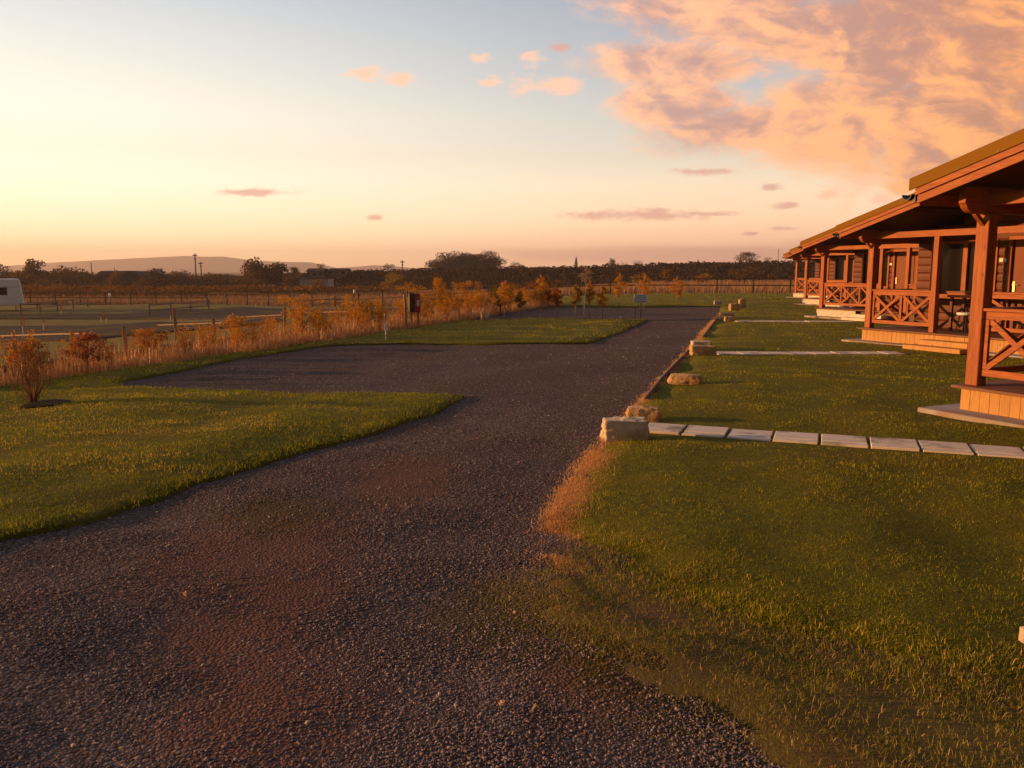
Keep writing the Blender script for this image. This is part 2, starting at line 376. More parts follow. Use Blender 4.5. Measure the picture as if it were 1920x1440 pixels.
# ------------------------------------------------------------------ paths
def path(name, p0, p1, w, L0=0.6, z=.052, split=True):
    a = Vector(p0); b = Vector(p1); d = (b-a).normalized(); n = Vector((-d.y, d.x)); L = (b-a).length; mb = MB(); t = 0
    rr = random.Random(int(L*100))
    while t < L-.05:
        l = min(L0, L-t)-.02; hz = z+rr.uniform(-.006, .006)
        for s0, s1 in (((-w/2, -w/2+w*.24), (-w/2+w*.24+.016, w/2)) if split else ((-w/2, w/2),)):
            q = [a+d*(t+.01)+n*s0, a+d*(t+l)+n*s0, a+d*(t+l)+n*s1, a+d*(t+.01)+n*s1]
            mb.prism([(v.x+rr.uniform(-.004, .004), v.y+rr.uniform(-.004, .004)) for v in q], -.03, hz+rr.uniform(-.003, .003), 'z')
        t += L0
    return tag(mb.build(name, M['slab'], bevel=.006), kind='structure')
pa = G(1205, 808); pb = G(1920, 857); path('path', pa, tow(pa, pb, 1.9), .50, .46)
pa = G(1340, 666); pb = G(1690, 666); path('path', pa, pb, .55, .5)
pa = G(1378, 604.5); pb = G(1612, 605.5); path('path', pa, pb, .6)
pa = G(1400, 570.5); pb = G(1505, 566); path('path', pa, pb, .6)
# timber edging along the right of the drive
eb = MB(); ep = [G(*p) for p in ((1209, 755), (1240, 716), (1262, 692), (1292, 661))]
for p, q in zip(ep[:-1], ep[1:]): eb.bar((*p, .03), (*q, .03), .022, .10)
ep = [G(*p) for p in ((1318, 635), (1346, 597))]
for p, q in zip(ep[:-1], ep[1:]): eb.bar((*p, .03), (*q, .03), .022, .10)
tag(eb.build('edging_board', M['palerail']), 'thin pale timber edging board between the gravel drive and the right lawn', 'edging')
# ------------------------------------------------------------------ scattered ground cover
def rand_in(poly, dens, zones, ymax, smooth=True):
    """random points in poly; zones = [(y0,y1,per_m2)]"""
    A = np.array(poly); out = []
    for y0, y1, d in zones:
        x0, x1 = max(A[:, 0].min(), -y1*.75-1), min(A[:, 0].max(), y1*.75+1)
        n = int((x1-x0)*(y1-y0)*d); x = RNG.uniform(x0, x1, n); y = RNG.uniform(y0, y1, n)
        k = inpoly(x, y, poly) & (np.abs(x) < y*.72+.8)
        if smooth and zones.index((y0, y1, d)) < len(zones)-1:
            d2 = zones[zones.index((y0, y1, d))+1][2]; k &= RNG.random(len(x)) < np.exp(np.log(d2/d)*(y-y0)/(y1-y0))
        out.append(np.stack([x[k], y[k]], 1))
    return np.concatenate(out)
def blades(pts, zf, h, w, lean=.5, two=True):
    """h,w arrays. returns verts, faces(tri), var"""
    n = len(pts); a = RNG.uniform(0, 2*np.pi, n); l = RNG.uniform(0, 1, n)*lean; la = RNG.uniform(0, 2*np.pi, n)
    z = zf(pts[:, 0], pts[:, 1]); dx = np.cos(a)*w/2; dy = np.sin(a)*w/2; tx = np.cos(la)*l*h; ty = np.sin(la)*l*h
    B1 = np.stack([pts[:, 0]-dx, pts[:, 1]-dy, z], 1); B2 = np.stack([pts[:, 0]+dx, pts[:, 1]+dy, z], 1)
    T = np.stack([pts[:, 0]+tx, pts[:, 1]+ty, z+h*(1-l*.35)], 1)
    if two:
        C1 = np.stack([pts[:, 0]-dx*.8+tx*.35, pts[:, 1]-dy*.8+ty*.35, z+h*.55], 1); C2 = C1.copy(); C2[:, 0] += dx*1.6; C2[:, 1] += dy*1.6
        V = np.stack([B1, B2, C1, C2, T], 1).reshape(-1, 3); i = np.arange(n)[:, None]*5
        Fc = np.concatenate([i+[0, 1, 3], i+[0, 3, 2], i+[2, 3, 4]], 1).reshape(-1, 3); k = 5
    else:
        V = np.stack([B1, B2, T], 1).reshape(-1, 3); Fc = np.arange(n)[:, None]*3+[0, 1, 2]; k = 3
    return V, Fc, k
def clump(x, y, s=1.0, o=0.0):
    return .5+.25*np.sin(x*s*2.1+1.3*np.sin(y*s*1.7+o))+.25*np.sin(y*s*2.9+1.7*np.sin(x*s*1.1+o*2)+1)
def lawn_grass(name, poly, zones, avoid, seed):
    pts = rand_in(poly, 0, zones, 0)
    for (c, r) in avoid:
        k = np.hypot(pts[:, 0]-c[0], pts[:, 1]-c[1]) > r; pts = pts[k]
    for a, b, w in PATHS:
        k = dpoly(pts[:, 0], pts[:, 1], [a, b]) > w; pts = pts[k]
    n = len(pts); Y = np.hypot(pts[:, 0], pts[:, 1]); ed_ = dpoly(pts[:, 0], pts[:, 1], list(poly)+[poly[0]]); nr = ed_ < .12; pts = pts+np.where(nr, RNG.normal(0, .045, n), 0)[:, None]*[1, .7]
    cl = clump(pts[:, 0], pts[:, 1], 1.0, seed); fine = clump(pts[:, 0], pts[:, 1], 5.2, seed+2)
    h = (.012+.022*RNG.random(n)**1.3)*(.45+.6*cl+.55*fine)+.0004*Y; w = .0026+.00042*Y
    e = dpoly(pts[:, 0], pts[:, 1], list(poly)+[poly[0]])
    h *= np.where(e < .25, 1.35, 1.0)
    V, Fc, k = blades(pts, lambda x, y: hlawn(x, y)+.018, h, w, 1.2, False)
    dry = clump(pts[:, 0]*.45, pts[:, 1]*2.2, .9, seed+5); mott = clump(pts[:, 0], pts[:, 1], 8.5, seed+9); kk = RNG.random(n) < .45+.55*np.clip(fine*.6+mott*.7, 0, 1)  # dry: mask of the stretched bands painted as sunlit streaks
    var = np.clip(RNG.random(n)*.30+cl*.18+fine*.12+.15*dry, 0, .7); var = np.where(RNG.random(n) < .04+(.34 if seed < 2 else .14)*np.clip((dry-.66)*5, 0, 1), .85, var)  # stretched pale bands put sunlit streaks into the blade colour, stronger on the left
    if seed < 2:  # left lawn: sun streaks painted as straw-coloured blades along these lines
        SUN_STREAKS = [((-40, 790), (205, 793)), ((-40, 800), (150, 801)), ((240, 774), (430, 780)), ((130, 824), (570, 812)), ((-20, 838), (250, 850)), ((480, 768), (650, 774)), ((300, 800), (500, 796)), ((60, 880), (330, 868)), ((700, 628), (1000, 622)), ((1010, 622), (1190, 612)), ((40, 772), (170, 770))]
        sd_ = np.minimum.reduce([dpoly(pts[:, 0], pts[:, 1]+.05*np.sin(pts[:, 0]*5), [G(*a_), G(*b_)]) for a_, b_ in SUN_STREAKS])
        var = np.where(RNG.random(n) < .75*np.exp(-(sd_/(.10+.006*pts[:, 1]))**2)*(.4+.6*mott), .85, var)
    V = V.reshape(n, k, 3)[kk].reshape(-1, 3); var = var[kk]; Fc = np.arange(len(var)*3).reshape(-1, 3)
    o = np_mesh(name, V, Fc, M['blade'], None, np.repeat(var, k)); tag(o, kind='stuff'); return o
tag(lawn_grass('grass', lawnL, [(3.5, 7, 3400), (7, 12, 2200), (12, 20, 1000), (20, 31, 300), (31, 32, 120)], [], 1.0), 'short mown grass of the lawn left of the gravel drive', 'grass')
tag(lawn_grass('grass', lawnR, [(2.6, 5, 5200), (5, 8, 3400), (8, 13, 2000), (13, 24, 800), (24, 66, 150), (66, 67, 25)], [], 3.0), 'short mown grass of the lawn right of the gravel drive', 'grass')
# scrappy fringe of thatch between gravel and lawn, bottom right
fringe_big = [G(800, 1060), G(1000, 1000), G(1090, 960), G(1400, 1090), G(1700, 1170), G(1950, 1200), (3.4, 2.6), (3.4, 1.5), (.5, 1.5), G(1100, 1440), G(850, 1250)]
fringe = [G(850, 1090), G(960, 1080), G(1040, 1030), G(1062, 930), G(1250, 1030), G(1450, 1120), G(1700, 1180), G(1920, 1220), (3.2, 2.8), (3.2, 1.6), G(1500, 1600), G(1300, 1480), G(1250, 1380), G(1120, 1290), G(980, 1220)]
def zgr(x, y): return np.maximum(hgrav(x, y)+.003, hlawn(x, y)+.025)
def hsoil(x, y):
    x = np.asarray(x, float); y = np.asarray(y, float)
    d = dpoly(x, y, fringe+[fringe[0]])+.09*np.sin(x*6+2*np.sin(y*7))+.07*np.sin(y*11+x*4)+.05*np.sin(x*23+y*17)-.04
    d = np.where(inpoly(x, y, fringe), d, -1)
    t_ = np.clip(d/.5, 0, 1); return hgrav(x, y)-.04+.045*t_*t_*(3-2*t_)+.006*np.sin(x*31)*np.sin(y*27)
M['soil'] = pmat('thatchy_soil', (.17, .125, .026), (.12, .080, .034), 3.5, .95, 40, .03, .1, c3=(.15, .085, .045))
sheet('soil', fringe_big, 0, M['soil'], hsoil, .12, 0, 0)
pts = rand_in(fringe, 0, [(1.8, 6, 11000)], 0); e = dpoly(pts[:, 0], pts[:, 1], fringe+[fringe[0]])
up = dpoly(pts[:, 0], pts[:, 1], [G(1080, 1010), G(1120, 1050), G(1200, 1095), G(1320, 1145), G(1500, 1200), G(1700, 1245), G(1920, 1300)])
keep = RNG.random(len(pts)) < np.clip(e/.35, 0, 1)*np.clip(1.3-up*.85, .25, 1)*(.2+1.0*clump(pts[:, 0], pts[:, 1], 3.1, 4)); pts = pts[keep]; n = len(pts)
V, Fc, k = blades(pts, zgr, .010+.034*RNG.random(n)**1.7, .0024+.0014*RNG.random(n), 1.5, True)
o = np_mesh('thatch', V, Fc, M['thatch'], None, np.repeat(np.where(RNG.random(n) < .18, .9, RNG.random(n)*.7), k)); tag(o, 'thin dull thatch and straggling grass between gravel and right lawn', 'grass', kind='stuff')
# taller tufts at the lower right lawn edge
le = [G(1150, 1080), G(1320, 1165), G(1500, 1225), G(1700, 1280), G(1920, 1345)]
pts = rand_in([G(1100, 1040), G(1500, 1180), G(1950, 1240), G(2000, 1400), G(1700, 1310), G(1450, 1240), G(1200, 1130)], 0, [(1.8, 6, 5200)], 0)
kp = RNG.random(len(pts)) < .2+.8*(clump(pts[:, 0], pts[:, 1], 2.6, 8) > .55); pts = pts[kp]; n = len(pts)
V, Fc, k = blades(pts, lambda x, y: np.maximum(hlawn(x, y)+.03, hgrav(x, y)-.01), .02+.04*RNG.random(n)**1.5, .0028+.001*RNG.random(n), 1.0, True)
v = RNG.random(n)*.6; v = np.where(RNG.random(n) < .16, .9, v)
o = np_mesh('tufts', V, Fc, M['blade'], None, np.repeat(v, k)); tag(o, 'longer unmown tufts along the ragged lower edge of the right lawn', 'grass', kind='stuff')
# orange dead grass along the edge of the right lawn
edge = [G(1345, 597), G(1330, 615), G(1300, 655), G(1240, 722), G(1206, 762), G(1170, 805), G(1135, 848), G(1105, 890), G(1075, 945), G(1052, 990), G(1060, 1030), G(1100, 1070)]
A = np.array(edge); n0 = 80000; ii = RNG.integers(0, len(edge)-1, n0*2)
wts = np.array([math.dist(edge[i], edge[i+1])*(2.8 if edge[i][1] < 8.6 else .5) for i in range(len(edge)-1)]); ii = RNG.choice(len(edge)-1, n0, p=wts/wts.sum())
tt = RNG.random(n0)[:, None]; q = A[ii]*(1-tt)+A[ii+1]*tt
wd = np.where(q[:, 1] < 8.6, .070, .05); q = q+np.stack([RNG.normal(.02, 1, n0)*wd, RNG.normal(0, .1, n0)], 1)
kp = (clump(q[:, 0], q[:, 1], 2.3, 6)+RNG.random(n0)*.5) > .5; q = q[kp]; n = len(q)
V, Fc, k = blades(q, lambda x, y: hlawn(x, y)+.012, .015+.03*RNG.random(n), .004+.0004*q[:, 1], 1.4, False)
o = np_mesh('dead_grass', V, Fc, M['straw'], None, np.repeat(RNG.random(n), k)); tag(o, 'orange dead grass on the edge of the right lawn below the limestone blocks', 'grass', kind='stuff')
# pebbles
def pebbles(name, pts, r, mat, zf, label):
    bm = bmesh.new(); bmesh.ops.create_icosphere(bm, subdivisions=1, radius=1); B = np.array([v.co[:] for v in bm.verts]); Fi = np.array([[v.index for v in f.verts] for f in bm.faces]); bm.free()
    n = len(pts); nb = len(B); V = np.repeat(B[None], n, 0)*(1+RNG.uniform(-.28, .28, (n, nb, 1)))
    sc = np.stack([RNG.uniform(.7, 1.3, n), RNG.uniform(.7, 1.2, n), RNG.uniform(.35, .7, n)], 1)*r[:, None]
    V = V*sc[:, None, :]; a = RNG.uniform(0, 2*np.pi, n); c, s = np.cos(a)[:, None], np.sin(a)[:, None]
    ti = RNG.uniform(-.5, .5, n)[:, None]; X = V[:, :, 0]; Z = V[:, :, 2]; V[:, :, 0], V[:, :, 2] = X*np.cos(ti)-Z*np.sin(ti), X*np.sin(ti)+Z*np.cos(ti)
    X = V[:, :, 0].copy(); Yv = V[:, :, 1].copy(); V[:, :, 0] = X*c-Yv*s+pts[:, 0:1]; V[:, :, 1] = X*s+Yv*c+pts[:, 1:2]
    V[:, :, 2] += (zf(pts[:, 0], pts[:, 1])+r*RNG.uniform(-.1, .35, n))[:, None]
    Fc = (np.arange(n)[:, None, None]*nb+Fi[None]).reshape(-1, 3)
    o = np_mesh(name, V.reshape(-1, 3), Fc, mat, None, np.repeat(RNG.random(n), nb)); tag(o, label, 'gravel', kind='stuff'); return o
gp = [(-9, 1.5), (4, 1.5), G(1500, 1420), G(1300, 1300), G(1100, 1200), G(1000, 1100), G(1040, 1000), G(1060, 940), G(1130, 840), G(1200, 762), G(1290, 655), G(1330, 600), G(1215, 600), G(1110, 642), G(640, 652), G(240, 722), G(872, 742), G(600, 842), G(420, 897), G(200, 966), G(0, 1018), G(-300, 1095), (-9, 3.8)]
pts = rand_in(gp, 0, [(1.6, 3.2, 12500), (3.2, 4.6, 9500), (4.6, 6.5, 5200), (6.5, 10, 2400), (10, 16, 600), (16, 24, 110), (24, 30, 40)], 0)
bare = np.zeros(len(pts))
for px, py, r in ((470, 1035, .75), (500, 1330, .42), (440, 1180, .42), (560, 1110, .4), (1130, 1260, .4), (530, 960, .4), (930, 1130, .35), (760, 900, .5)):
    c = G(px, py); bare = np.maximum(bare, np.clip(1.3-np.hypot(pts[:, 0]-c[0], (pts[:, 1]-c[1])*.8)/r+.5*(clump(pts[:, 0], pts[:, 1], 4, 2)-.5), 0, 1))
pts = pts[RNG.random(len(pts)) > bare*.85]
rr_ = (.0030+.0046*RNG.random(len(pts))**2.4)*(1+.05*pts[:, 1])
pebbles('gravel', pts, rr_, M['pebble'], lambda x, y: hgrav(x, y)-.01, 'loose dark gravel stones lying over the drive')
pts = rand_in(gp, 0, [(1.6, 5, 7), (5, 10, 5), (10, 24, 2.5)], 0)
pebbles('gravel', pts, (.004+.006*RNG.random(len(pts)))*(1+.06*pts[:, 1]), M['palestone'], lambda x, y: hgrav(x, y)-.006, 'scattered pale stone chips among the dark gravel')
# ------------------------------------------------------------------ rocks
def boulder(name, px0, px1, ytop, ybase, mat, label, seed, deep=.8, blocky=.75, rz=0.2):
    x0, y = G(px0, ybase); x1, _ = G(px1, ybase); w = x1-x0; cx = (x0+x1)/2; hgt = w*(ybase-ytop)/(px1-px0)*1.02
    dpt = w*deep; hgt = max(.1, hgt-.10*dpt)
    bm = bmesh.new(); bmesh.ops.create_cube(bm, size=2); bmesh.ops.subdivide_edges(bm, edges=bm.edges[:], cuts=19, use_grid_fill=True)
    off = Vector((seed*7.3, seed*3.1, seed*1.7))
    for v in bm.verts:
        s = v.co.copy(); sp = s.normalized()*1.25; p = s*blocky+sp*(1-blocky)
        n = mnoise.fractal(p*1.1+off, 1, 2.1, 5)*.17+mnoise.fractal(p*3.2+off, 1, 2.1, 5)*.045
        p += s.normalized()*n
        v.co = Vector((p.x*w/2, p.y*dpt/2, (p.z+.86)*hgt/1.86))
    me = bpy.data.meshes.new(name); bm.to_mesh(me); bm.free(); me.polygons.foreach_set('use_smooth', [True]*len(me.polygons))
    o = link(name, me, None, mat); o.location = (cx, y+dpt/2, float(hlawn(np.array(cx), np.array(y)))-.0); o.rotation_euler = (0, 0, rz)
    return tag(o, label, 'rock', 'limestone blocks along the right edge of the drive')
boulder('limestone_block', 1133, 1217, 787, 833, M['rockpale'], 'largest squared pale limestone block at the near end of the nearest slab path', 1, .55, .88, .05)
boulder('limestone_block', 1178, 1238, 763, 797, M['rock'], 'rounded orange-tinted limestone block just behind the largest pale block', 2, .6, .72, -.1)
boulder('limestone_block', 1259, 1317, 702, 727, M['rock'], 'low irregular limestone lump lying alone on the grass beside the edging board', 3, .5, .55, -.25)
boulder('limestone_block', 1297, 1343, 650, 672, M['rock'], 'front squared orange block of the pair at the start of the second slab path', 4, .5, .93, .0)
boulder('limestone_block', 1298, 1334, 640, 661, M['rockpale'], 'pale block half hidden behind the squared orange block at the second path', 5, .45, .95, .0)
boulder('limestone_block', 1347, 1377, 586, 601, M['rock'], 'rounded left boulder of the pair beside the third slab path', 6, .5, .6, .1)
boulder('limestone_block', 1360, 1380, 593, 604, M['rock'], 'small squared block in front of the rounded boulder at the third path', 7, .6, .9, .0)
boulder('limestone_block', 1368, 1388, 570, 584, M['rock'], 'leaning flat-faced block left of the upright stone near the fourth path', 8, .5, .7, .2)
boulder('limestone_block', 1386, 1399, 563, 581, M['rock'], 'narrow upright stone at the start of the fourth path', 9, .7, .6, .1)
boulder('limestone_block', 1340, 1353, 565, 573, M['rockpale'], 'small pale block standing alone at the far end of the drive', 10, .6, .9, .0)
boulder('limestone_block', 1921, 1950, 1206, 1226, M['rockpale'], 'small pale stone in the near grass cut by the right edge of the picture', 11, .8, .7, .0)
# ------------------------------------------------------------------ cabins
RZ = math.atan2(-.91, .415)
SL = .275; RX = 3.2; RW = 6.55; YF = -.60; DEP = 7.2
def zb(x): return 2.615+SL*(x if x <= RX else 2*RX-x)
def slopeband(mb, x0, x1, a, b, y0, y1):
    mb.prism([(x0, zb(x0)+a), (x1, zb(x1)+a), (x1, zb(x1)+b), (x0, zb(x0)+b)], y0, y1, 'y')
def rail_panel(a, b, n, fixed, along='x', w=.045):
    mb = MB()
    def bx(u0, u1, z0, z1, o=0.0, t=w):
        c = fixed+o
        if along == 'x': mb.box(u0, u1, c-t/2, c+t/2, z0, z1)
        else: mb.box(c-t/2, c+t/2, u0, u1, z0, z1)
    bx(a, b, 1.285, 1.32, 0, .12); bx(a, b, 1.19, 1.283); bx(a, b, .52, .60)
    c = (b-a)/n
    for i in range(n+1):
        u = a+i*c; u0, u1 = (u, u+.06) if i == 0 else (u-.06, u) if i == n else (u-.03, u+.03)
        bx(u0, u1, .602, 1.188)
    for i in range(n):
        for k, (z0, z1) in enumerate(((.61, 1.18), (1.18, .61))):
            u0, u1 = a+i*c+.05, a+(i+1)*c-.05; o = (-.006, .006)[k]
            if along == 'x': mb.bar((u0, fixed+o, z0), (u1, fixed+o, z1), .03, .065, (0, 0, 1))
            else: mb.bar((fixed+o, u0, z0), (fixed+o, u1, z1), .03, .065, (0, 0, 1))
    return mb
def make_cabin(loc, layout, skirt, label):
    r = empty('timber_cabin', (*loc, 0), RZ); tag(r, label, 'cabin', 'timber cabins in a staggered row beside the lawn')
    posts = (.0, 1.78, 2.95, 4.2, 6.24) if layout == 'A' else (.0, 2.65, 3.72, 6.24)
    W = 6.4
    # base, deck, skirting
    MB().box(-.30, W+.35, -.36, 7.2, -.08, .105).build('concrete_base', M['concrete'], r, bevel=.01)
    d = MB(); y = -.10
    while y < 1.5: d.box(-.07, W+.05, y, y+.133, .365, .40); y += .14
    d.build('deck', M['deck'], r, bevel=.003)
    if skirt == 'plank':
        s = MB(); x = 0
        rr = random.Random(3)
        while x < W-.05:
            s.box(x, x+.121, rr.uniform(-.003, .002), .025, .055, .364); x += .124
        y = .03
        while y < 1.5: s.box(0, .022, y, y+.121, .055, .364); y += .124
        s.build('skirting', M['plank'], r, bevel=.002)
    else:
        s = MB(); n = 44; rows = 7; V = []
        for j in range(rows+1):
            for i in range(n+1):
                x = -.02+i*1.80/n; z = .02+.34*j/rows
                V.append((x, .0+.018*math.sin(x*9+z*16)+.012*math.sin(x*17-z*31)-.01, z+.012*math.sin(x*3)*(j == rows)))
        fs = [(j*(n+1)+i, j*(n+1)+i+1, (j+1)*(n+1)+i+1, (j+1)*(n+1)+i) for j in range(rows) for i in range(n)]
        s.add(V, fs); sk = s.build('tarpaulin_skirt', M['tarp'], r, smooth=True)
        MB().box(.0, .04, .05, 1.5, .106, .36).box(1.9, W, .14, .18, .0, .36).build('base_wall', M['brick'], r)
    xs = (1.95, 2.95) if layout == 'A' else (2.0, 3.1)
    st = MB().box(xs[0]-.25, xs[1]+.15, -.62, -.05, .055, .15).box(xs[0]-.1, xs[1]+.1, -.34, -.03, .151, .26); st.build('step', M['slab' if skirt != 'plank' else 'plank'], r, bevel=.006)
    # posts
    for i, x in enumerate(posts):
        top = 2.405 if i in (0, len(posts)-1) else 2.50
        w = .16 if i in (0, len(posts)-1) else .125
        MB().box(x, x+w, .05, .05+w, .401, top).build('post', M['wv'], r, bevel=.006)
    MB().box(.05, W-.0, .075, .175, 2.501, 2.64).build('tie_beam', M['wh'], r, bevel=.005)
    # purlins with curved ends over the corner posts and at the ridge
    for x, zt in ((.03, 2.70), (W-.18, 2.66), (RX-.05, 3.55)):
        zbm = zt-.29; pr = [(DEP, zt), (-.32, zt), (-.32, zt-.18)]
        for k in range(1, 7):
            a = math.pi/2*k/6; pr.append((-.30+.15*(1-math.cos(a)), zt-.18-.11*math.sin(a)))
        pr.append((DEP, zbm)); MB().prism(pr, x, x+.09, 'x').build('purlin', M['wd'], r, bevel=.003)
    br = MB()
    for sgn in (-1, 1):
        y0 = .05 if sgn < 0 else .21
        br.bar((.08, y0-.02*sgn, 2.28), (.08, y0+sgn*.15, 2.41), .045, .05, (1, 0, 0))
    br.build('brace', M['wd'], r)
    # railings: front panels and side panel
    if layout == 'A':
        rail_panel(.162, 1.778, 2, .12).build('railing', M['wh'], r, bevel=.003)
        rail_panel(3.077, 4.198, 1, .12).build('railing', M['wh'], r, bevel=.003)
        rail_panel(4.327, 6.238, 2, .12).build('railing', M['wh'], r, bevel=.003)
    else:
        rail_panel(.162, 2.648, 3, .12).build('railing', M['wh'], r, bevel=.003)
        rail_panel(3.847, 6.238, 3, .12).build('railing', M['wh'], r, bevel=.003)
    rail_panel(.215, 1.44, 1, .08, 'y').build('railing', M['wd'], r, bevel=.003)
    # walls with courses of logs and openings
    win = (.66, 2.20); door = (2.60, 3.50); win2 = (4.1, 5.6)
    if layout == 'B': win = (.66, 1.75); door = (2.05, 2.95); win2 = (3.6, 5.4)
    wl = MB(); ch = .186; k = 0; z = .40
    def lg(x0, x1, z0, z1, y0=1.5):
        pr = [(y0+.10, z0), (y0+.018, z0), (y0, z0+.02), (y0-.008, (z0+z1)/2), (y0, z1-.02), (y0+.018, z1), (y0+.10, z1)]
        wl.prism(pr, x0, x1, 'x')
    while z < 3.5:
        z1 = z+ch-.002; segs = [(.2, 6.2)]
        if z > 2.6:
            t = (z1-2.62)/SL; segs = [(max(.2, t), min(6.2, 2*RX-t))]
        for a, b, za, zc in ((win[0], win[1], 1.20, 2.40), (win2[0], win2[1], 1.20, 2.40), (door[0], door[1], .3, 2.44)):
            if z1 > za and z < zc-.06:
                ns = []
                for s0, s1 in segs:
                    if b <= s0 or a >= s1: ns.append((s0, s1)); continue
                    if a > s0: ns.append((s0, a))
                    if b < s1: ns.append((b, s1))
                segs = ns
        for s0, s1 in segs:
            if s1-s0 > .03: lg(s0, s1, z, z1)
        z += ch
    # side and rear walls
    for xx in (.2, 6.1):
        wl.box(xx, xx+.1, 1.602, DEP-.4, .06, 2.60)
    wl.box(.2, 6.2, DEP-.4, DEP-.3, .06, 2.6); wl.box(.2, 6.2, 1.515, 1.6, .06, .399)
    wl.box(.301, 6.099, 1.72, 1.75, .4, 2.6)
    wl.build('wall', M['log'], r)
    for (a, b) in (win, win2):
        f = MB(); f.box(a-.07, a, 1.46, 1.58, 1.14, 2.44).box(b, b+.07, 1.46, 1.58, 1.14, 2.44).box(a, b, 1.46, 1.58, 2.37, 2.44).box(a, b, 1.46, 1.58, 1.14, 1.21)
        mid = a+(b-a)*.53; f.box(mid-.06, mid+.06, 1.475, 1.57, 1.211, 2.369)
        wo = f.build('window', M['wv'], r, bevel=.004)
        MB().box(a, b, 1.535, 1.545, 1.2, 2.38).build('pane', M['glass'], wo)
        MB().box(a-.1, b+.1, 1.40, 1.458, 1.10, 1.138).build('sill', M['wh'], wo)
    f = MB(); a, b = door; f.box(a-.08, a, 1.46, 1.60, .4, 2.50).box(b, b+.08, 1.46, 1.60, .4, 2.50).box(a, b, 1.46, 1.60, 2.42, 2.50); f.build('door_frame', M['wv'], r, bevel=.004)
    f = MB(); f.box(a+.005, b-.005, 1.53, 1.57, .405, 2.415)
    for z0, z1 in ((.5, 1.05), (1.2, 1.28), (1.36, 2.3)): f.box(a+.13, b-.13, 1.515, 1.529, z0, z1)
    dd = f.build('door', M['door'], r, bevel=.003)
    MB().box(a+.05, a+.095, 1.505, 1.53, 1.30, 1.52).tube([(a+.07, 1.49, 1.45), (a+.19, 1.47, 1.45)], .011).tube([(a+.07, 1.51, 1.45), (a+.07, 1.47, 1.45)], .013).build('handle', M['brass'], dd)
    MB().box(a-.28, a-.12, 1.475, 1.49, 1.95, 2.03).build('name_plate', M['label'], r)
    # roof
    roof = MB(); 
    for s in (0, 1):
        xa, xb = (-.28, RX) if s == 0 else (RX, RW)
        slopeband(roof, xa, xb, .10, .165, YF+.03, DEP)
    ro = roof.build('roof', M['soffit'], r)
    mt = MB(); y = YF+.02
    while y < DEP:
        for xa, xb in ((-.35, RX), (RX, RW+.07)):
            slopeband(mt, xa, xb, .172, .182, y, y+.25); slopeband(mt, xa, xb, .183, .205, y+.02, y+.06)
        y += .252
    mt.build('metal_sheeting', M['roofmetal'], ro)
    g = MB().box(RX-.16, RX+.16, YF, DEP, zb(RX)+.20, zb(RX)+.235); g.build('ridge_cap', M['roofmetal'], ro, bevel=.008)
    for s in (0, 1):
        xa, xb = (-.29, RX) if s == 0 else (RX, RW)
        b1 = MB(); slopeband(b1, xa, xb, 0, .088, YF, YF+.028); b1.build('bargeboard', M['wh'], r)
        b2 = MB(); slopeband(b2, xa-.01 if s == 0 else xa, xb, .094, .166, YF-.028, YF-.001); b2.build('bargeboard', M['wh'], r)
        v = MB(); slopeband(v, xa-.09 if s == 0 else xa, xb+(.08 if s else 0), .170, .300, YF-.045, YF-.030)
        slopeband(v, xa-.09 if s == 0 else xa, xb+(.08 if s else 0), .301, .307, YF-.045, YF+.13); vv = v.build('verge_trim', M['roofmetal'], r)
        x = xa+.1
        while x < xb and loc[1] < 25: MB().tube([(x, YF-.052, zb(x)+.185), (x, YF-.040, zb(x)+.185)], .008, 6).build('screw', M['black'], vv); x += .45
        # gutter
        gx = -.41 if s == 0 else RW+.12; gz = 2.64 if s == 0 else zb(RW)+.15; pr = []
        for k in range(9):
            a = math.pi+math.pi*k/8; pr.append((gx+.068*math.cos(a), gz+.068*math.sin(a)))
        for k in range(8, -1, -1):
            a = math.pi+math.pi*k/8; pr.append((gx+.060*math.cos(a), gz+.060*math.sin(a)))
        MB().prism(pr, YF-.04, DEP, 'y').box(gx+(.05 if s == 0 else -.09), gx+(.09 if s == 0 else -.05), YF-.0, YF+.02, gz-.09, gz).build('gutter', M['black'], r)
        MB().box(xa-.02 if s == 0 else xb-.02, xa+.008 if s == 0 else xb+.01, YF+.03, DEP, zb(xa if s == 0 else xb)-.02, zb(xa if s == 0 else xb)+.16).build('eaves_board', M['wd'], r)
    # lamps under the porch roof are small pale discs
    # rafters
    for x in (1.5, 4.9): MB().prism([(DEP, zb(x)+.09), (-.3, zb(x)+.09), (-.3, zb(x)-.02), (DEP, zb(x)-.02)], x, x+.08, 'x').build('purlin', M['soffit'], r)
    return r
CP0 = [(5.39, 9.85), (8.45, 20.0), (11.35, 30.9), (14.75, 42.3), (18.0, 53.3)]
make_cabin(CP0[0], 'A', 'plank', 'nearest timber cabin, cut by the right edge, its bare corner post standing on pale planks')
make_cabin(CP0[1], 'A', 'plank', 'second timber cabin, with plank skirting, an open porch entrance and a plank step')
make_cabin(CP0[2], 'B', 'tarp', 'middle timber cabin, with the largest white tarpaulin skirt under a three-cross railing')
make_cabin(CP0[3], 'B', 'tarp', 'fourth timber cabin of the row, between the middle cabin and the farthest one')
make_cabin(CP0[4], 'B', 'tarp', 'farthest timber cabin, at the left end of the row next to the fence')
def clocal(i, x, y, z):
    c, s = math.cos(RZ), math.sin(RZ); p = CP0[i]; return (p[0]+x*c-y*s, p[1]+x*s+y*c, z)
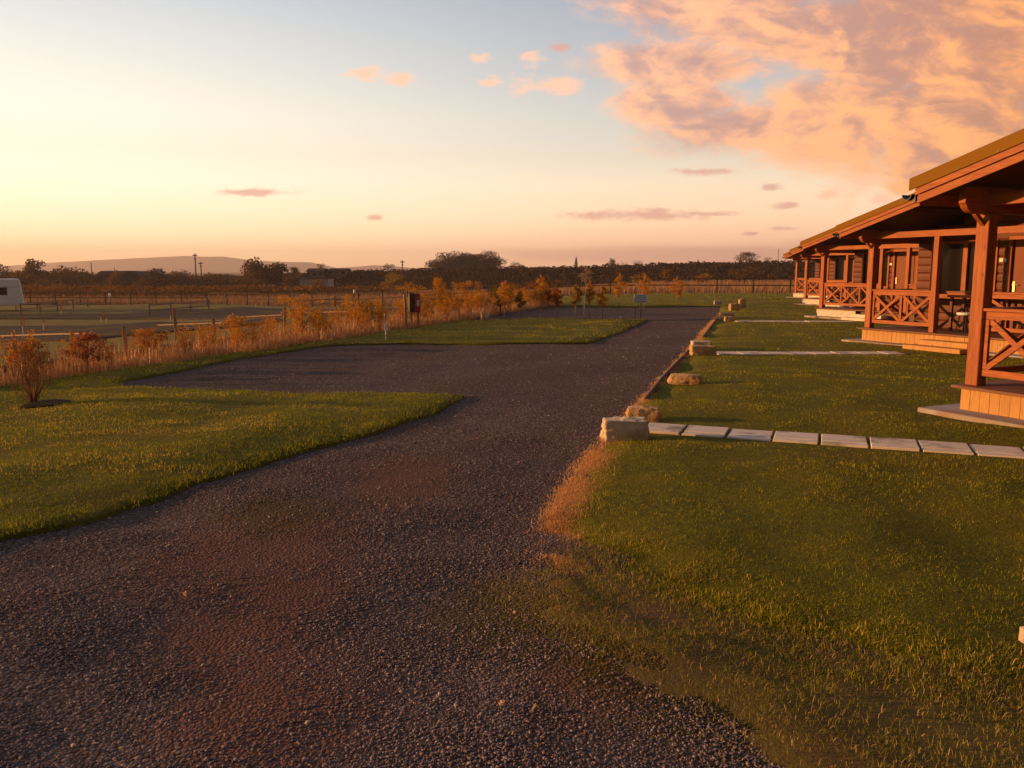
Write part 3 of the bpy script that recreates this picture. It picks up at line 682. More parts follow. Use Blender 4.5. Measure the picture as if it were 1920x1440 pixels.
# porch furniture of the second cabin
t = empty('porch_table', clocal(1, 2.35, 1.05, .402), RZ); tag(t, 'dark-topped timber table by the window on the porch of the second cabin', 'table')
MB().box(-.75, .35, -.28, .28, .86, .90).build('tabletop', M['deck'], t, bevel=.004)
MB().box(-.72, .32, -.27, -.24, .76, .858).build('apron', M['wh'], t)
for x in (-.68, .24):
    for y in (-.22, .18): MB().box(x, x+.06, y, y+.06, 0, .858).build('leg', M['soffit'], t)
t = empty('stool', clocal(1, 2.38, .42, .402), RZ); tag(t, 'small stool with round white seat in the porch entrance of the second cabin', 'stool')
MB().tube([(0, 0, .40), (0, 0, .415), (0, 0, .45), (0, 0, .46)], [.15, .17, .17, .15], 18).build('seat', M['white'], t)
for k in range(4):
    a = math.pi/4+k*math.pi/2; MB().tube([(.10*math.cos(a), .10*math.sin(a), .40), (.17*math.cos(a), .17*math.sin(a), 0)], [.014, .011]).build('leg', M['black'], t)
# ------------------------------------------------------------------ foliage tools
def leaves(cent, rad, n, size, shape=1.0, flat=.0):
    """n leaf quads spread through ellipsoids. cent (k,3) rad (k,3)"""
    cent = np.array(cent, float); rad = np.array(rad, float); vol = np.prod(rad, 1)**.75; k = RNG.choice(len(cent), n, p=vol/vol.sum())
    d = RNG.normal(size=(n, 3)); d /= np.linalg.norm(d, axis=1)[:, None]; r = RNG.random(n)**(.42*shape)
    p = cent[k]+d*rad[k]*r[:, None]; return p
def quads(p, size):
    n = len(p); a = RNG.normal(size=(n, 3)); a /= np.linalg.norm(a, axis=1)[:, None]; b = np.cross(a, RNG.normal(size=(n, 3))); b /= np.linalg.norm(b, axis=1)[:, None]
    s = (size*RNG.uniform(.6, 1.3, n))[:, None]; a = a*s; b = b*s*.6
    V = np.stack([p-a, p+b, p+a, p-b], 1).reshape(-1, 3); return V, np.arange(4*n).reshape(-1, 4)
def leafobj(name, p, size, mat, parent, nlev=4):
    V, Fc = quads(p, size); return np_mesh(name, V, Fc, mat, parent, np.repeat(RNG.random(len(p))*.7, nlev))
def tree(name, loc, h, w, mat, label, cat='tree', n=2600, trunk=.25, group=None, bark='bark', leaf=None, seed=1, depth=None, blobs=9, low=.25, parent=None, hollow=1.0, fat=1.0):
    rr = random.Random(seed); r = empty(name, loc); tag(r, label, cat, group); depth = depth or w
    cent = []; rad = []
    for i in range(blobs):
        t = (i+.5)/blobs; a = i*2.4; rr2 = math.sqrt(rr.random())*.34
        z = low+(1-low)*rr.uniform(.22, .86); ww = math.sqrt(max(.08, 1-((z-.55-low*.2)/.55)**2))
        cent.append((w*rr2*ww*math.cos(a)*1.25, depth*rr2*ww*math.sin(a), h*z)); q = rr.uniform(.15, .25)*fat; rad.append((w*q, depth*q, h*(1-low)*q*.85))
    leaf = leaf or h*.022; p = leaves(cent, rad, n, leaf, hollow)
    leafobj('crown', p, leaf, M[mat], r)
    mb = MB(); th = h*(low+.3); mb.tube([(0, 0, -.1), (rr.uniform(-.02, .02)*h, 0, th*.5), (0, 0, th), (rr.uniform(-.03, .03)*h, 0, h*.85)], [h*.028, h*.022, h*.016, h*.004], 7)
    for c in cent:
        z0 = th*rr.uniform(.5, 1.0); mb.tube([(0, 0, z0), (c[0]*.5, c[1]*.5, (z0+c[2])/2+.02*h), c], [h*.010, h*.007, h*.003], 5)
    mb.build('trunk', M[bark], r, smooth=True); return r
# ------------------------------------------------------------------ the young hedge beside the left lawn
def hedge_proto(mat, h, w, n, leaf, guard, seed, stems=4):
    rr = random.Random(seed); r = empty('hedge_plant'); mb = MB(); cent = []; rad = []
    for i in range(stems):
        a = rr.uniform(0, 6.28); l = rr.uniform(.2, .5)*w; t = h*rr.uniform(.75, 1.0)
        top = (l*math.cos(a), l*math.sin(a), t); mb.tube([(0, 0, 0), (top[0]*.4, top[1]*.4, t*.5), top], [.009, .006, .002], 5)
        for q in (.45, .62, .8, .95):
            cent.append((top[0]*q+rr.uniform(-.1, .1)*w, top[1]*q+rr.uniform(-.1, .1)*w, t*q)); s = rr.uniform(.10, .19); rad.append((w*s, w*s, h*s*.75))
    leafobj('foliage', leaves(cent, rad, n, leaf, 1.5), leaf, M[mat], r)
    mb.build('stem', M['twig'], r)
    for q in range(5 if guard else 4):
        a = rr.uniform(0, 6.28); l = rr.uniform(.02, .34); hh = rr.uniform(.18, .40)
        MB().tube([(l*math.cos(a), l*math.sin(a), -.02), (l*math.cos(a)+rr.uniform(-.03, .03), l*math.sin(a), hh)], [.020, .018], 7).build('tree_guard', M['guard'], r)
    return r
KINDS = {
 'red': ([('lf_red', .85, .55, 420, .018, True, s) for s in (1, 2, 3)], 'young hedge plant with red-brown autumn leaves at the left end of the hedge', 'red-leaved hedge plants'),
 'orange': ([('lf_or', .80, .60, 520, .018, True, s) for s in (4, 5, 6)], 'young hedge plant with orange autumn leaves in the hedge beside the left lawn', 'orange-leaved hedge plants'),
 'yellow': ([('lf_yel', .95, .75, 620, .020, False, s) for s in (7, 8, 9)], 'bushy yellow-leaved hedge plant in the row beside the left lawn', 'yellow-leaved hedge plants'),
 'olive': ([('lf_olive', 1.0, .85, 700, .022, False, s) for s in (10, 11)], 'olive-green hedge plant in the far part of the hedge', 'olive-leaved hedge plants')}
PROT = {}
def plant(kind, x, y, sc, rr):
    if kind not in PROT:
        PROT[kind] = [[hedge_proto(*a), False] for a in KINDS[kind][0]]
    e = PROT[kind][rr.randrange(len(PROT[kind]))]
    if not e[1]: o = e[0]; e[1] = True
    else: o = copy_tree(e[0])
    o.location = (x, y, float(terr(x, y))+.0); o.rotation_euler = (rr.uniform(-.06, .06), rr.uniform(-.06, .06), rr.uniform(0, 6.28)); o.scale = (sc, sc, sc*rr.uniform(.85, 1.15))
    tag(o, KINDS[kind][1], 'shrub', KINDS[kind][2])
hl = [G(*p) for p in ((-80, 742), (0, 729), (200, 700), (400, 671), (640, 637), (740, 621), (850, 604), (930, 590), (1000, 579), (1060, 571))]
def along(line, step, jit, rr):
    for (x0, y0), (x1, y1) in zip(line[:-1], line[1:]):
        L = math.hypot(x1-x0, y1-y0); k = max(1, round(L/step))
        for i in range(k):
            t = (i+rr.random()*.7)/k; yield x0+(x1-x0)*t-HD[1]*rr.uniform(.25, .25+jit), y0+(y1-y0)*t+HD[0]*rr.uniform(.25, .25+jit)
rr = random.Random(5)
for x, y in along(hl, .36, .55, rr):
    px = 960+F*x/(y*CP+H*SP)
    if px < 330: kd = rr.choice(('red', 'red', 'orange', 'orange', 'red'))
    elif px < 600: kd = rr.choice(('orange', 'orange', 'orange', 'yellow'))
    elif px < 760: kd = rr.choice(('yellow', 'orange', 'orange'))
    else: kd = rr.choice(('yellow', 'yellow', 'olive', 'orange'))
    plant(kd, x, y, rr.uniform(.6, .95) if px < 560 else rr.uniform(.8, 1.15), rr)
# taller clumps that stand out of the hedge
def shrub_at(px, pyb, pyt, wpx, mat, label, n=1500, seed=3, back=.6, leaf=.022, name='shrub', group=None):
    x, y = G(px, pyb); x -= HD[1]*back; y += HD[0]*back; zc = y*CP+H*SP; h = (pyb-pyt)/F*zc+.02; w = wpx/F*zc
    return tree(name, (x, y, float(terr(x, y))), h, w*1.25, mat, label, 'shrub', n, leaf=leaf, seed=seed, low=.10, bark='twig', blobs=24, hollow=1.1, group=group, fat=.62)
shrub_at(620, 640, 552, 85, 'lf_yel', 'tallest yellow bush rising out of the hedge left of the fire point', 1900, 11, .8)
shrub_at(490, 657, 590, 80, 'lf_or', 'broad orange bush in the middle of the hedge', 1500, 12, .6)
shrub_at(325, 676, 612, 62, 'lf_or', 'orange bush in the hedge in front of a tall stake', 1300, 13, .5)
shrub_at(725, 622, 556, 75, 'lf_olive', 'olive-yellow bush in the hedge just left of the red fire point', 1900, 14, .8)
shrub_at(205, 700, 620, 70, 'lf_red', 'dark red bush in the hedge above the dark mulch ring', 1300, 15, .5)
shrub_at(100, 712, 640, 60, 'lf_red', 'red-brown bush at the left end of the hedge', 1000, 16, .5)
for i, (px, t, w, m, lb) in enumerate(((840, 528, 70, 'lf_yel', 'yellow bush right behind the red fire point'), (883, 516, 34, 'lf_yel', 'slim pointed yellow bush right of the fire point'),
        (925, 524, 52, 'lf_or', 'orange-yellow bush midway between fire point and sapling row'), (990, 532, 60, 'lf_olive', 'dark olive bush at the far end of the hedge'), (905, 556, 60, 'lf_olive', 'low dark olive bush in front of the slim yellow bush'))):
    shrub_at(px, 600 if px < 900 else 590, t, w, m, lb, 2000, 20+i, 1.2, .025)
for i, (px, t, w, m, lb) in enumerate(((1040, 528, 60, 'lf_red', 'rusty bush beyond the left end of the far gravel strip'), (1085, 520, 50, 'lf_rust', 'rust-brown thicket left of the silver-leaved tree'), (1065, 545, 70, 'lf_olive', 'low olive thicket behind the sapling row'))):
    shrub_at(px, 577, t, w, m, lb, 1500, 30+i, 1.5, .03)
# dry grass under the hedge
A = np.array(hl); n0 = 14000; seg = np.array([math.dist(hl[i], hl[i+1]) for i in range(len(hl)-1)]); ii = RNG.choice(len(seg), n0, p=seg/seg.sum()); tt = RNG.random(n0)[:, None]
q = A[ii]*(1-tt)+A[ii+1]*tt; o_ = RNG.normal(.5, .28, n0); q = q+np.stack([-HD[1]*o_, HD[0]*o_], 1); q = q[clump(q[:, 0], q[:, 1], 3.1, 7) > .45]; n = len(q)
V, Fc, k = blades(q, lambda x, y: terr(x, y), (.2+.45*RNG.random(n)), .004+.0002*q[:, 1], .45, True)
tag(np_mesh('dry_stalks', V, Fc, M['strawpale'], None, np.repeat(RNG.random(n), k)), 'thin golden stalks standing up among the hedge plants', 'grass', kind='stuff')
A = np.array(hl); n0 = 46000; seg = np.array([math.dist(hl[i], hl[i+1]) for i in range(len(hl)-1)]); ii = RNG.choice(len(seg), n0, p=seg/seg.sum()); tt = RNG.random(n0)[:, None]
q = A[ii]*(1-tt)+A[ii+1]*tt; o_ = RNG.normal(.45, .33, n0); q = q+np.stack([-HD[1]*o_, HD[0]*o_], 1)
kp = (clump(q[:, 0], q[:, 1], 2.6, 3)+RNG.random(n0)*.5) > .68; q = q[kp & (o_[:] > -.05)]; n = len(q)
V, Fc, k = blades(q, lambda x, y: terr(x, y)-.0, (.05+.22*RNG.random(n)**1.6), .004+.00035*q[:, 1], .7, True)
tag(np_mesh('dry_grass', V, Fc, M['strawpale'], None, np.repeat(RNG.random(n), k)), 'tall dry orange grass growing along the foot of the hedge', 'grass', kind='stuff')
# stakes behind the hedge
ws = None; rr = random.Random(8)
for i, (px, yt, yb, lb) in enumerate(((28, 640, 705, 'first'), (138, 619, 690, 'x'), (238, 611, 676, 'x'), (333, 577, 655, 'x'), (403, 595, 652, 'x'), (535, 577, 628, 'x'), (672, 573, 622, 'x'), (762, 552, 617, 'x'))):
    x, y = G(px, yb); zc = y*CP+H*SP; h = (yb-yt)/F*zc; z = float(terr(x, y))
    o = MB().box(-.035, .035, -.035, .035, -.1, h).build('fence_stake', M['stake'], None, bevel=.005); o.location = (x, y, z); o.rotation_euler = (rr.uniform(-.04, .04), rr.uniform(-.05, .05), .3)
    tag(o, {333: 'tallest wooden stake, above the orange bush in the hedge', 762: 'pale stake touching the left side of the fire point'}.get(px, 'thin wooden fence stake standing behind the hedge'), 'stake', 'wooden stakes behind the hedge')
# small multi-stemmed shrub on the left lawn with its dark mulch ring
x, y = G(62, 762)
sh = empty('shrub', (x, y, .03)); sh.scale = (.9, .9, .85); tag(sh, 'small brown twiggy shrub standing on the left lawn in a dark mulch ring', 'shrub')
mb = MB(); rr = random.Random(9); tips = []
for i in range(34):
    a = rr.uniform(0, 6.28); l = rr.uniform(.06, .34); t = rr.uniform(.55, 1.0); mb.tube([(0, 0, -.02), (l*.75*math.cos(a), l*.75*math.sin(a), t*.38), (l*math.cos(a), l*math.sin(a), t)], [.008, .005, .002], 5); tips.append((l*math.cos(a), l*math.sin(a), t))
    for q in range(4):
        s = rr.uniform(.4, .9); b = (l*s*math.cos(a), l*s*math.sin(a), t*s); mb.tube([b, (b[0]+rr.uniform(-.12, .12), b[1]+rr.uniform(-.12, .12), b[2]+rr.uniform(.05, .2))], [.004, .0015], 4)
mb.build('stem', M['twig'], sh)
leafobj('foliage', leaves([(t[0]*.85, t[1]*.85, t[2]*.8) for t in tips], [(.10, .10, .16)]*len(tips), 650, .012, 1.5), .012, M['lf_rust'], sh)
mu = boulder('mulch', 34, 98, 752, 770, M['mulch'], 'x', 31, 1.2, .15, 0.0)
for k_ in ('label', 'category', 'group'): del mu[k_]
mu.scale = (1, 1, .5); tag(mu, kind='structure')
# ------------------------------------------------------------------ saplings
def sapling(px, pyb, pyt, wpx, mat, label, seed, bare=.35, group=None, n=700, name='sapling'):
    x, y = G(px, pyb); zc = y*CP+H*SP; h = (pyb-pyt)/F*zc; w = wpx/F*zc; rr = random.Random(seed); r = empty(name, (x, y, 0)); tag(r, label, 'tree', group)
    mb = MB(); mb.tube([(0, 0, -.03), (.01*h, 0, h*.5), (0, 0, h)], [.018, .012, .003], 6); cent = []; rad = []
    for i in range(11):
        t = bare+(1-bare)*(i+.5)/11; a = rr.uniform(0, 6.28); ww = w*.5*(math.sin(math.pi*min(1, (t-bare)/(1-bare)*.85+.12)))
        c = (ww*.5*math.cos(a), ww*.5*math.sin(a), h*t); mb.tube([(0, 0, h*(t-.06)), c], [.006, .002], 4); cent.append(c); rad.append((ww*.6+.02, ww*.6+.02, h*.06))
    leafobj('crown', leaves(cent, rad, n, .02, 1.3), .036, M[mat], r); mb.build('trunk', M['palebark'], r, smooth=True)
    return r
for i, a in enumerate(((946, 600, 528, 34, 'lf_yel', 'sapling with yellow crown at the left end of the row by the far gravel strip'), (976, 599, 545, 24, 'lf_olive', 'thin olive sapling second from the left in the row'),
    (1014, 600, 517, 24, 'lf_yel', 'tall narrow yellow sapling in front of the rusty bush'), (1044, 599, 540, 26, 'lf_red', 'thin reddish sapling in the middle of the row by the far gravel strip'),
    (1079, 598, 535, 28, 'lf_olive', 'sapling with dull olive crown left of the white stake'), (1105, 598, 527, 22, 'lf_or', 'thin orange sapling just right of the white stake'), (1129, 600, 536, 26, 'lf_yel', 'low bright yellow sapling between the white stake and the blue-white sign'))):
    sapling(*a, 40+i, .42)
for i, a in enumerate(((1160, 575, 513, 28, 'lf_yel', 'pointed yellow-orange sapling on the grass left of the sign'), (1208, 578, 514, 34, 'lf_or', 'bright orange sapling directly behind the sign'), (1268, 573, 520, 30, 'lf_or', 'orange sapling on the grass right of the sign'))):
    sapling(*a, 50+i, .30, n=900)
sapling(1098, 560, 500, 30, 'lf_silver', 'silver-leaved tree in front of the dark bank', 60, .5)
o = MB().tube([(0, 0, -.05), (0, 0, .86)], .018, 8).build('marker_stake', M['white'], None, smooth=True); o.location = (*G(1095, 599), 0); tag(o, 'slim white stake among the saplings by the far gravel strip', 'stake')
for px, lb in ((904, 'pinkish young tree guard standing left of the first sapling'), (913, 'second pinkish tree guard, nearer the first sapling')):
    o = MB().tube([(0, 0, -.03), (0, 0, .28)], .045, 9).build('tree_guard', M['guard'], None, smooth=True); o.location = (*G(px, 602), .03); tag(o, lb, 'tree guard')
# ------------------------------------------------------------------ sign, fire point, small things
x, y = G(1194, 599); sg = empty('notice_sign', (x, y, 0)); tag(sg, 'white notice board with lines of blue lettering on two posts beside the drive', 'sign')
k = (y*CP+H*SP)/F; w = 24*k; z0 = 31*k; z1 = 47*k
MB().box(-w*.25, w*.75, -.02, .0, z0, z1).build('board', M['board'], sg, bevel=.003)
tx = MB(); rr = random.Random(4)
for r_ in range(4):
    zc = z1-(z1-z0)*(.17+.22*r_); xx = -w*.25+w*.06; hh = (.032, .042, .030, .034)[r_]
    while xx < w*.75-w*.09:
        l = min(rr.uniform(.03, .09), w*.70-xx); 
        n_ = max(1, int(l/.016))
        for q in range(n_): tx.box(xx+q*.016, xx+q*.016+.011, -.024, -.021, zc-hh/2, zc+hh/2*(1 if rr.random() > .4 else .6))
        xx += l+.022
tx.build('lettering', M['ink'], sg)
for xx in (-w*.15, w*.30): MB().box(xx-.025, xx+.025, .002, .05, -.05, z1-.02 if xx > 0 else z0*.66).build('post', M['stake'], sg, bevel=.003)
x, y = G(779, 614); k = (y*CP+H*SP)/F; fp = empty('fire_point', (x, y, 0)); tag(fp, 'fire point of a black box beside a red box on posts at the hedge', 'fire point')
MB().box(-11*k, -1.5*k, -.12, .05, 29*k, 64*k).build('extinguisher_cover', M['black'], fp, bevel=.02)
MB().box(-1*k, 10*k, -.10, .05, 29*k, 63*k).build('cabinet', M['red'], fp, bevel=.015)
MB().box(4*k, 8.5*k, -.106, -.101, 40*k, 51*k).build('label', M['label'], fp)
MB().box(-11.5*k, 11*k, -.14, .07, 64.5*k, 66*k).build('cover_board', M['palerail'], fp)
for xx in (-8, 5): MB().box((xx-2)*k, (xx+2)*k, .055, .10, -.05, 60*k).build('post', M['stake'], fp, bevel=.004)
x, y = G(724, 641); k = (y*CP+H*SP)/F; wp = empty('water_point', (x, y, .03)); tag(wp, 'thin white standpipe with a tap on the lawn edge below the fire point', 'standpipe')
MB().tube([(0, 0, -.05), (0, 0, 32*k)], .016, 8).build('pipe', M['white'], wp, smooth=True)
MB().box(-2*k, 3*k, -.03, .03, 18*k, 33*k).build('bracket', M['white'], wp, bevel=.008)
MB().tube([(0, -.02, 44*k), (-.01, -.04, 50*k)], [.03, .025], 9).tube([(0, 0, 30*k), (-.02, -.01, 46*k)], .010, 7).build('tap', M['grey'], wp, smooth=True)
o = boulder('pale_stone', 1162, 1170, 592, 599, M['rockpale'], 'tiny pale stone on the grass edge left of the sign', 21); o['group'] = 'small stones'
for px, yt, yb, lb in ((207, 550, 572, 'small white-headed bollard light in front of the long barn'), (665, 543, 572, 'small white-headed bollard light left of the fire point')):
    x, y = G(px, yb); k = (y*CP+H*SP)/F; h = (yb-yt)*k; b = empty('bollard_light', (x, y, float(terr(x, y)))); tag(b, lb, 'light')
    MB().tube([(0, 0, -.05), (0, 0, h*.72)], .05, 9).build('post', M['black'], b, smooth=True)
    MB().tube([(0, 0, h*.72), (0, 0, h*.76), (0, 0, h*.95), (0, 0, h)], [.06, .10, .10, .04], 12).build('head', M['white'], b, smooth=True)
# small fallen leaves and wood chips on the drive
for px, py, lb, m in ((348, 1119, 'curled orange leaf on the bare soil patch of the drive', 'straw'), (1002, 1332, 'orange leaf lying on the gravel at the bottom of the picture', 'straw'), (852, 1329, 'pale curled leaf on the gravel left of the orange leaf', 'palestone'), (766, 986, 'pale flat leaf in the middle of the drive', 'palestone'), (940, 1322, 'yellow blade of dry grass lying on the gravel', 'straw')):
    x, y = G(px, py); z = float(hgrav(np.array(x), np.array(y))); rr = random.Random(px); V = []; fs = []
    for i in range(5):
        for j in range(3):
            u = i/4-.5; v = (j-1)*.5*math.cos(u*2.6); V.append((u*.034, v*.020, .016*abs(v)*1.6+.008*math.sin(i*1.4)))
    for i in range(4):
        for j in range(2): fs.append((i*3+j, (i+1)*3+j, (i+1)*3+j+1, i*3+j+1))
    me = bpy.data.meshes.new('fallen_leaf'); me.from_pydata(V, [], fs); o = link('fallen_leaf', me, None, M[m]); o.location = (x, y, z+.008); o.rotation_euler = (.4, .2, rr.uniform(0, 6))
    a = me.attributes.new('var', 'FLOAT', 'POINT'); a.data.foreach_set('value', [.6]*len(V)); tag(o, lb, 'leaf')
# ------------------------------------------------------------------ fences and rails on the lower field
def fence(name, pts, step, h, zrails, mat, label, pw=.11, rw=(.045, .10), cat='fence', group=None):
    r = empty(name, (pts[0][0], pts[0][1], 0)); tag(r, label, cat, group); ox, oy = pts[0]; P_ = []
    for (x0, y0), (x1, y1) in zip(pts[:-1], pts[1:]):
        L = math.hypot(x1-x0, y1-y0); k = max(1, round(L/step)); P_ += [(x0+(x1-x0)*i/k, y0+(y1-y0)*i/k) for i in range(k)]
    P_.append(pts[-1]); Q = [(x-ox, y-oy, float(terr(x, y))) for x, y in P_]
    for (x, y, z) in Q: MB().box(x-pw/2, x+pw/2, y-pw/2, y+pw/2, z-.2, z+h).build('post', M[mat], r)
    for zr in zrails:
        mb = MB()
        for a, b in zip(Q[:-1], Q[1:]): mb.bar((a[0], a[1]-pw/2-.03, a[2]+zr), (b[0], b[1]-pw/2-.03, b[2]+zr), rw[0], rw[1] if h > .3 else .05)
        mb.build('rail', M[mat], r)
    return r
fence('field_fence', [(27, 64.5), (22, 66), (8, 68), (-9, 72), (-30, 82), (-56, 84)], 2.6, 1.25, (.62, 1.12), 'fence', 'long dark post and rail fence running across the far side of the site', .085, (.04, .085))
def pixfence(pts, h, zr, step, label, pw=.09, mat='palerail', name='rail_fence'):
    return fence(name, [G(*p) for p in pts], step, h, zr, mat, label, pw, (.05, .10), 'fence', 'low pale rails on the lower field')
pixfence([(40, 590), (165, 576)], .85, (.4, .78), 3.0, 'low pale two-rail fence running right from the caravan')
pixfence([(281, 592), (392, 582)], .85, (.4, .78), 3.0, 'low pale two-rail fence in the middle of the lower field')
pixfence([(551, 580), (645, 574)], .75, (.35, .68), 3.0, 'low pale two-rail fence left of the tall yellow hedge bush')
for pts, lb in (([(-40, 634), (165, 631)], 'low pale kerb rail behind the red hedge plants, upper of two'), ([(-40, 655), (45, 652)], 'low pale kerb rail at the left picture edge, lower of two'), ([(298, 614), (446, 610)], 'low pale kerb rail beside the tallest stake'),
                ([(450, 598), (530, 594)], 'low pale kerb rail behind the broad orange bush'), ([(545, 591), (672, 588)], 'low pale kerb rail behind the tall yellow hedge bush')):
    pixfence(pts, .14, (.10,), 2.4, lb, .06, name='kerb_rail')
rr = random.Random(77)
for i, (px, py) in enumerate(((82, 620), (190, 604), (200, 606), (44, 628), (320, 600), (480, 575), (115, 591))):
    x, y = G(px, py); h = rr.uniform(.25, .45); r = empty('tube_sapling', (x, y, float(terr(x, y)))); tag(r, 'small sapling in a pale tube on the lower field behind the hedge', 'sapling', 'tube saplings on the lower field')
    MB().tube([(0, 0, -.05), (.01, 0, h)], .025, 7).build('tree_guard', M['guard'], r)
    mb = MB().tube([(0, 0, h), (.05, 0, h*1.9)], [.010, .004], 5); mb.build('stem', M['twig'], r)
    leafobj('foliage', leaves([(.03, 0, h*1.5)], [(.12, .12, h*.6)], 60, .03), .03, M['lf_rust'], r)
# ------------------------------------------------------------------ caravan
Y = 69.5; xr = AT(45, Y); z = float(terr(np.array(xr), np.array(Y))); cv = empty('caravan', (xr, Y, z), R(31)); tag(cv, 'white touring caravan with dark side window, cut by the left edge', 'caravan')
pr = [(0, .42), (-.22, 2.50), (-.40, 2.6), (-5.6, 2.6), (-5.9, 2.4), (-6.1, 1.6), (-5.8, .42)]
MB().prism(pr, 0, 2.2, 'y').build('body', M['white'], cv, bevel=.06)
MB().box(-5.5, -1.15, -.012, -.002, 1.92, 1.97).box(-1.15, -.3, -.012, -.002, 1.93, 1.96).build('trim', M['grey'], cv)
for a, b in ((-2.0, -1.2), (-3.6, -2.3), (-5.2, -4.4)):
    wo = MB().box(a, b, -.02, -.003, 1.28, 1.9).build('window', M['black'], cv, bevel=.008); MB().box(a+.05, b-.05, -.026, -.021, 1.33, 1.85).build('pane', M['glass'], wo)
for x in (-3.0,):
    for y in (.15, 2.05):
        wh = MB().tube([(x, y-.1, .33), (x, y+.1, .33)], .33, 20).build('wheel', M['black'], cv, smooth=False)
MB().box(-.1, 1.1, 1.05, 1.15, .40, .48).tube([(.9, 1.1, 0), (.9, 1.1, .5)], .04).build('towing_hitch', M['black'], cv)
MB().box(-.7, -.64, .1, .16, 0, .45).box(-5.2, -5.14, .1, .16, 0, .45).build('corner_steady', M['black'], cv)
# ------------------------------------------------------------------ far landscape
def far(px, py_, Y): return AT(px, Y), Y, ZAT(py_, Y)
# the embankment
xs = np.arange(-60, 260, 2.0); Yc = 158.0
prof_px = [(500, 514), (560, 511), (620, 507), (700, 505), (800, 503.5), (950, 500), (1100, 497.5), (1200, 495), (1300, 491.5), (1400, 489.5), (1500, 488), (1700, 485), (2000, 482), (3000, 480)]
cx = np.array([AT(p, Yc) for p, _ in prof_px]); cz = np.array([ZAT(q, Yc) for _, q in prof_px])
cz = cz-.38; crest = np.interp(xs, cx, cz); rows = [(-14, 0, -.2), (-9, .28, 0), (-5, .62, 0), (-2, .92, 0), (0, 1, 0), (5, 1, 0), (20, 0, -.5)]; V = []
for dy, f, dz in rows:
    for i, x in enumerate(xs):
        g = float(terr(x, Yc+dy))-.1; nz = mnoise.noise(Vector((x*.12, dy*.2, 3)))*.22
        V.append((x, Yc+dy, g+(crest[i]-g)*f+dz+nz*(f > 0)))
n = len(xs); fs = np.array([(j*n+i, j*n+i+1, (j+1)*n+i+1, (j+1)*n+i) for j in range(len(rows)-1) for i in range(n-1)])
tag(np_mesh('embankment', np.array(V), fs, M['scrubland'], smooth=True), kind='structure')
nb = 26000; x = RNG.uniform(-50, 125, nb); f = RNG.random(nb); dy = -13+13*f; c = np.interp(x, cx, cz); g = terr(x, Yc+dy)
fz = np.interp(dy, [r_[0] for r_ in rows], [r_[1] for r_ in rows]); z = g+(c-g)*fz+RNG.random(nb)*(.30+.30*clump(x, dy, .35, 1)**2); p = np.stack([x, Yc+dy, z], 1)
o = leafobj('scrub', p, .30, M['lf_dark'], None); tag(o, 'dark scrub covering the face of the embankment', 'scrub', kind='stuff')
# pale dry meadow behind the fence
n0 = 60000; x = RNG.uniform(-62, 75, n0); y = 67+RNG.random(n0)**1.3*60+np.interp(x, [-56, -30, -9, 8, 27], [17, 15, 6, 2, 0]); q = np.stack([x, y], 1)
kp = (clump(x, y*.5, .35, 3)+RNG.random(n0)*.8) > .45; q = q[kp]; n = len(q)
V, Fc, k = blades(q, lambda x, y: terr(x, y)-.1, .35+.55*RNG.random(n), .035+.0006*q[:, 1], .4, False)
tag(np_mesh('meadow_grass', V, Fc, M['strawpink'], None, np.repeat(RNG.random(n), k)), 'tall pale dry meadow grass behind the field fence', 'grass', kind='stuff')
# rusty brambles and scrub on the left
def scrubband(name, pts, n, depth, mat, size, label):
    """pts = (px, py_top, Y)"""
    X = np.array([AT(a, c) for a, b, c in pts]); Zt = np.array([ZAT(b, c) for a, b, c in pts]); Yv = np.array([c for a, b, c in pts])
    x = RNG.uniform(X[0], X[-1], n); y = np.interp(x, X, Yv)+RNG.uniform(-depth/2, depth/2, n); zt = np.interp(x, X, Zt); g = terr(x, y)-.1
    bump_ = .68+.32*clump(x, y, .42*14/max(depth, 6), 2)+.12*(clump(x, y, 1.6, 5)-.5); hgt = (zt-g)*bump_*np.sqrt(np.clip(1-((y-np.interp(x, X, Yv))/(depth/2))**2, .1, 1))
    z = g+hgt*RNG.random(n)**.55; o = leafobj(name, np.stack([x, y, z], 1), size, M[mat], None); tag(o, label, 'scrub', kind='stuff'); return o
scrubband('bramble', [(-60, 532, 105), (60, 531, 104), (300, 534, 104), (420, 532, 106), (620, 534, 112), (760, 537, 118)], 15000, 14, 'lf_rust', .22, 'low rusty brambles behind the field fence on the left')
scrubband('thicket', [(-60, 512, 150), (20, 510, 150), (50, 505, 150), (90, 504, 150), (130, 497, 150), (165, 506, 150), (185, 521, 150), (270, 521, 150), (285, 512, 150), (330, 508, 150), (380, 512, 155), (460, 511, 155), (560, 514, 155), (600, 512, 158)], 30000, 16, 'lf_brown', .26, 'brown leafless thicket along the far left of the site')
def fartree(px, yt, yb, wpx, mat, Y, label, n=1800, seed=1, low=.1, cat='tree', group=None, name='tree', leafk=.03, hollow=1.1):
    x = AT(px, Y); zb_ = ZAT(yb, Y); zg = float(terr(x, Y)) if Y < 150 else zb_; h = ZAT(yt, Y)-zg; w = wpx/F*Y
    return tree(name, (x, Y, zg), h, w*1.25, mat, label, cat, n, leaf=h*leafk*1.5, seed=seed, low=low, group=group, blobs=15, hollow=hollow, fat=1.35)
fartree(500, 487, 528, 56, 'lf_brown', 140, 'large round dark tree in the left middle distance', 3400, 61, .08)
fartree(66, 489, 520, 30, 'lf_brown', 145, 'spreading dark tree above the thicket right of the caravan', 1500, 62, .2)
fartree(0, 498, 522, 34, 'lf_brown', 140, 'dark bush behind the caravan at the left picture edge', 900, 63, .1)
fartree(292, 502, 524, 34, 'lf_dark', 143, 'dark round bush at the right end of the long barn', 1500, 64, .05)
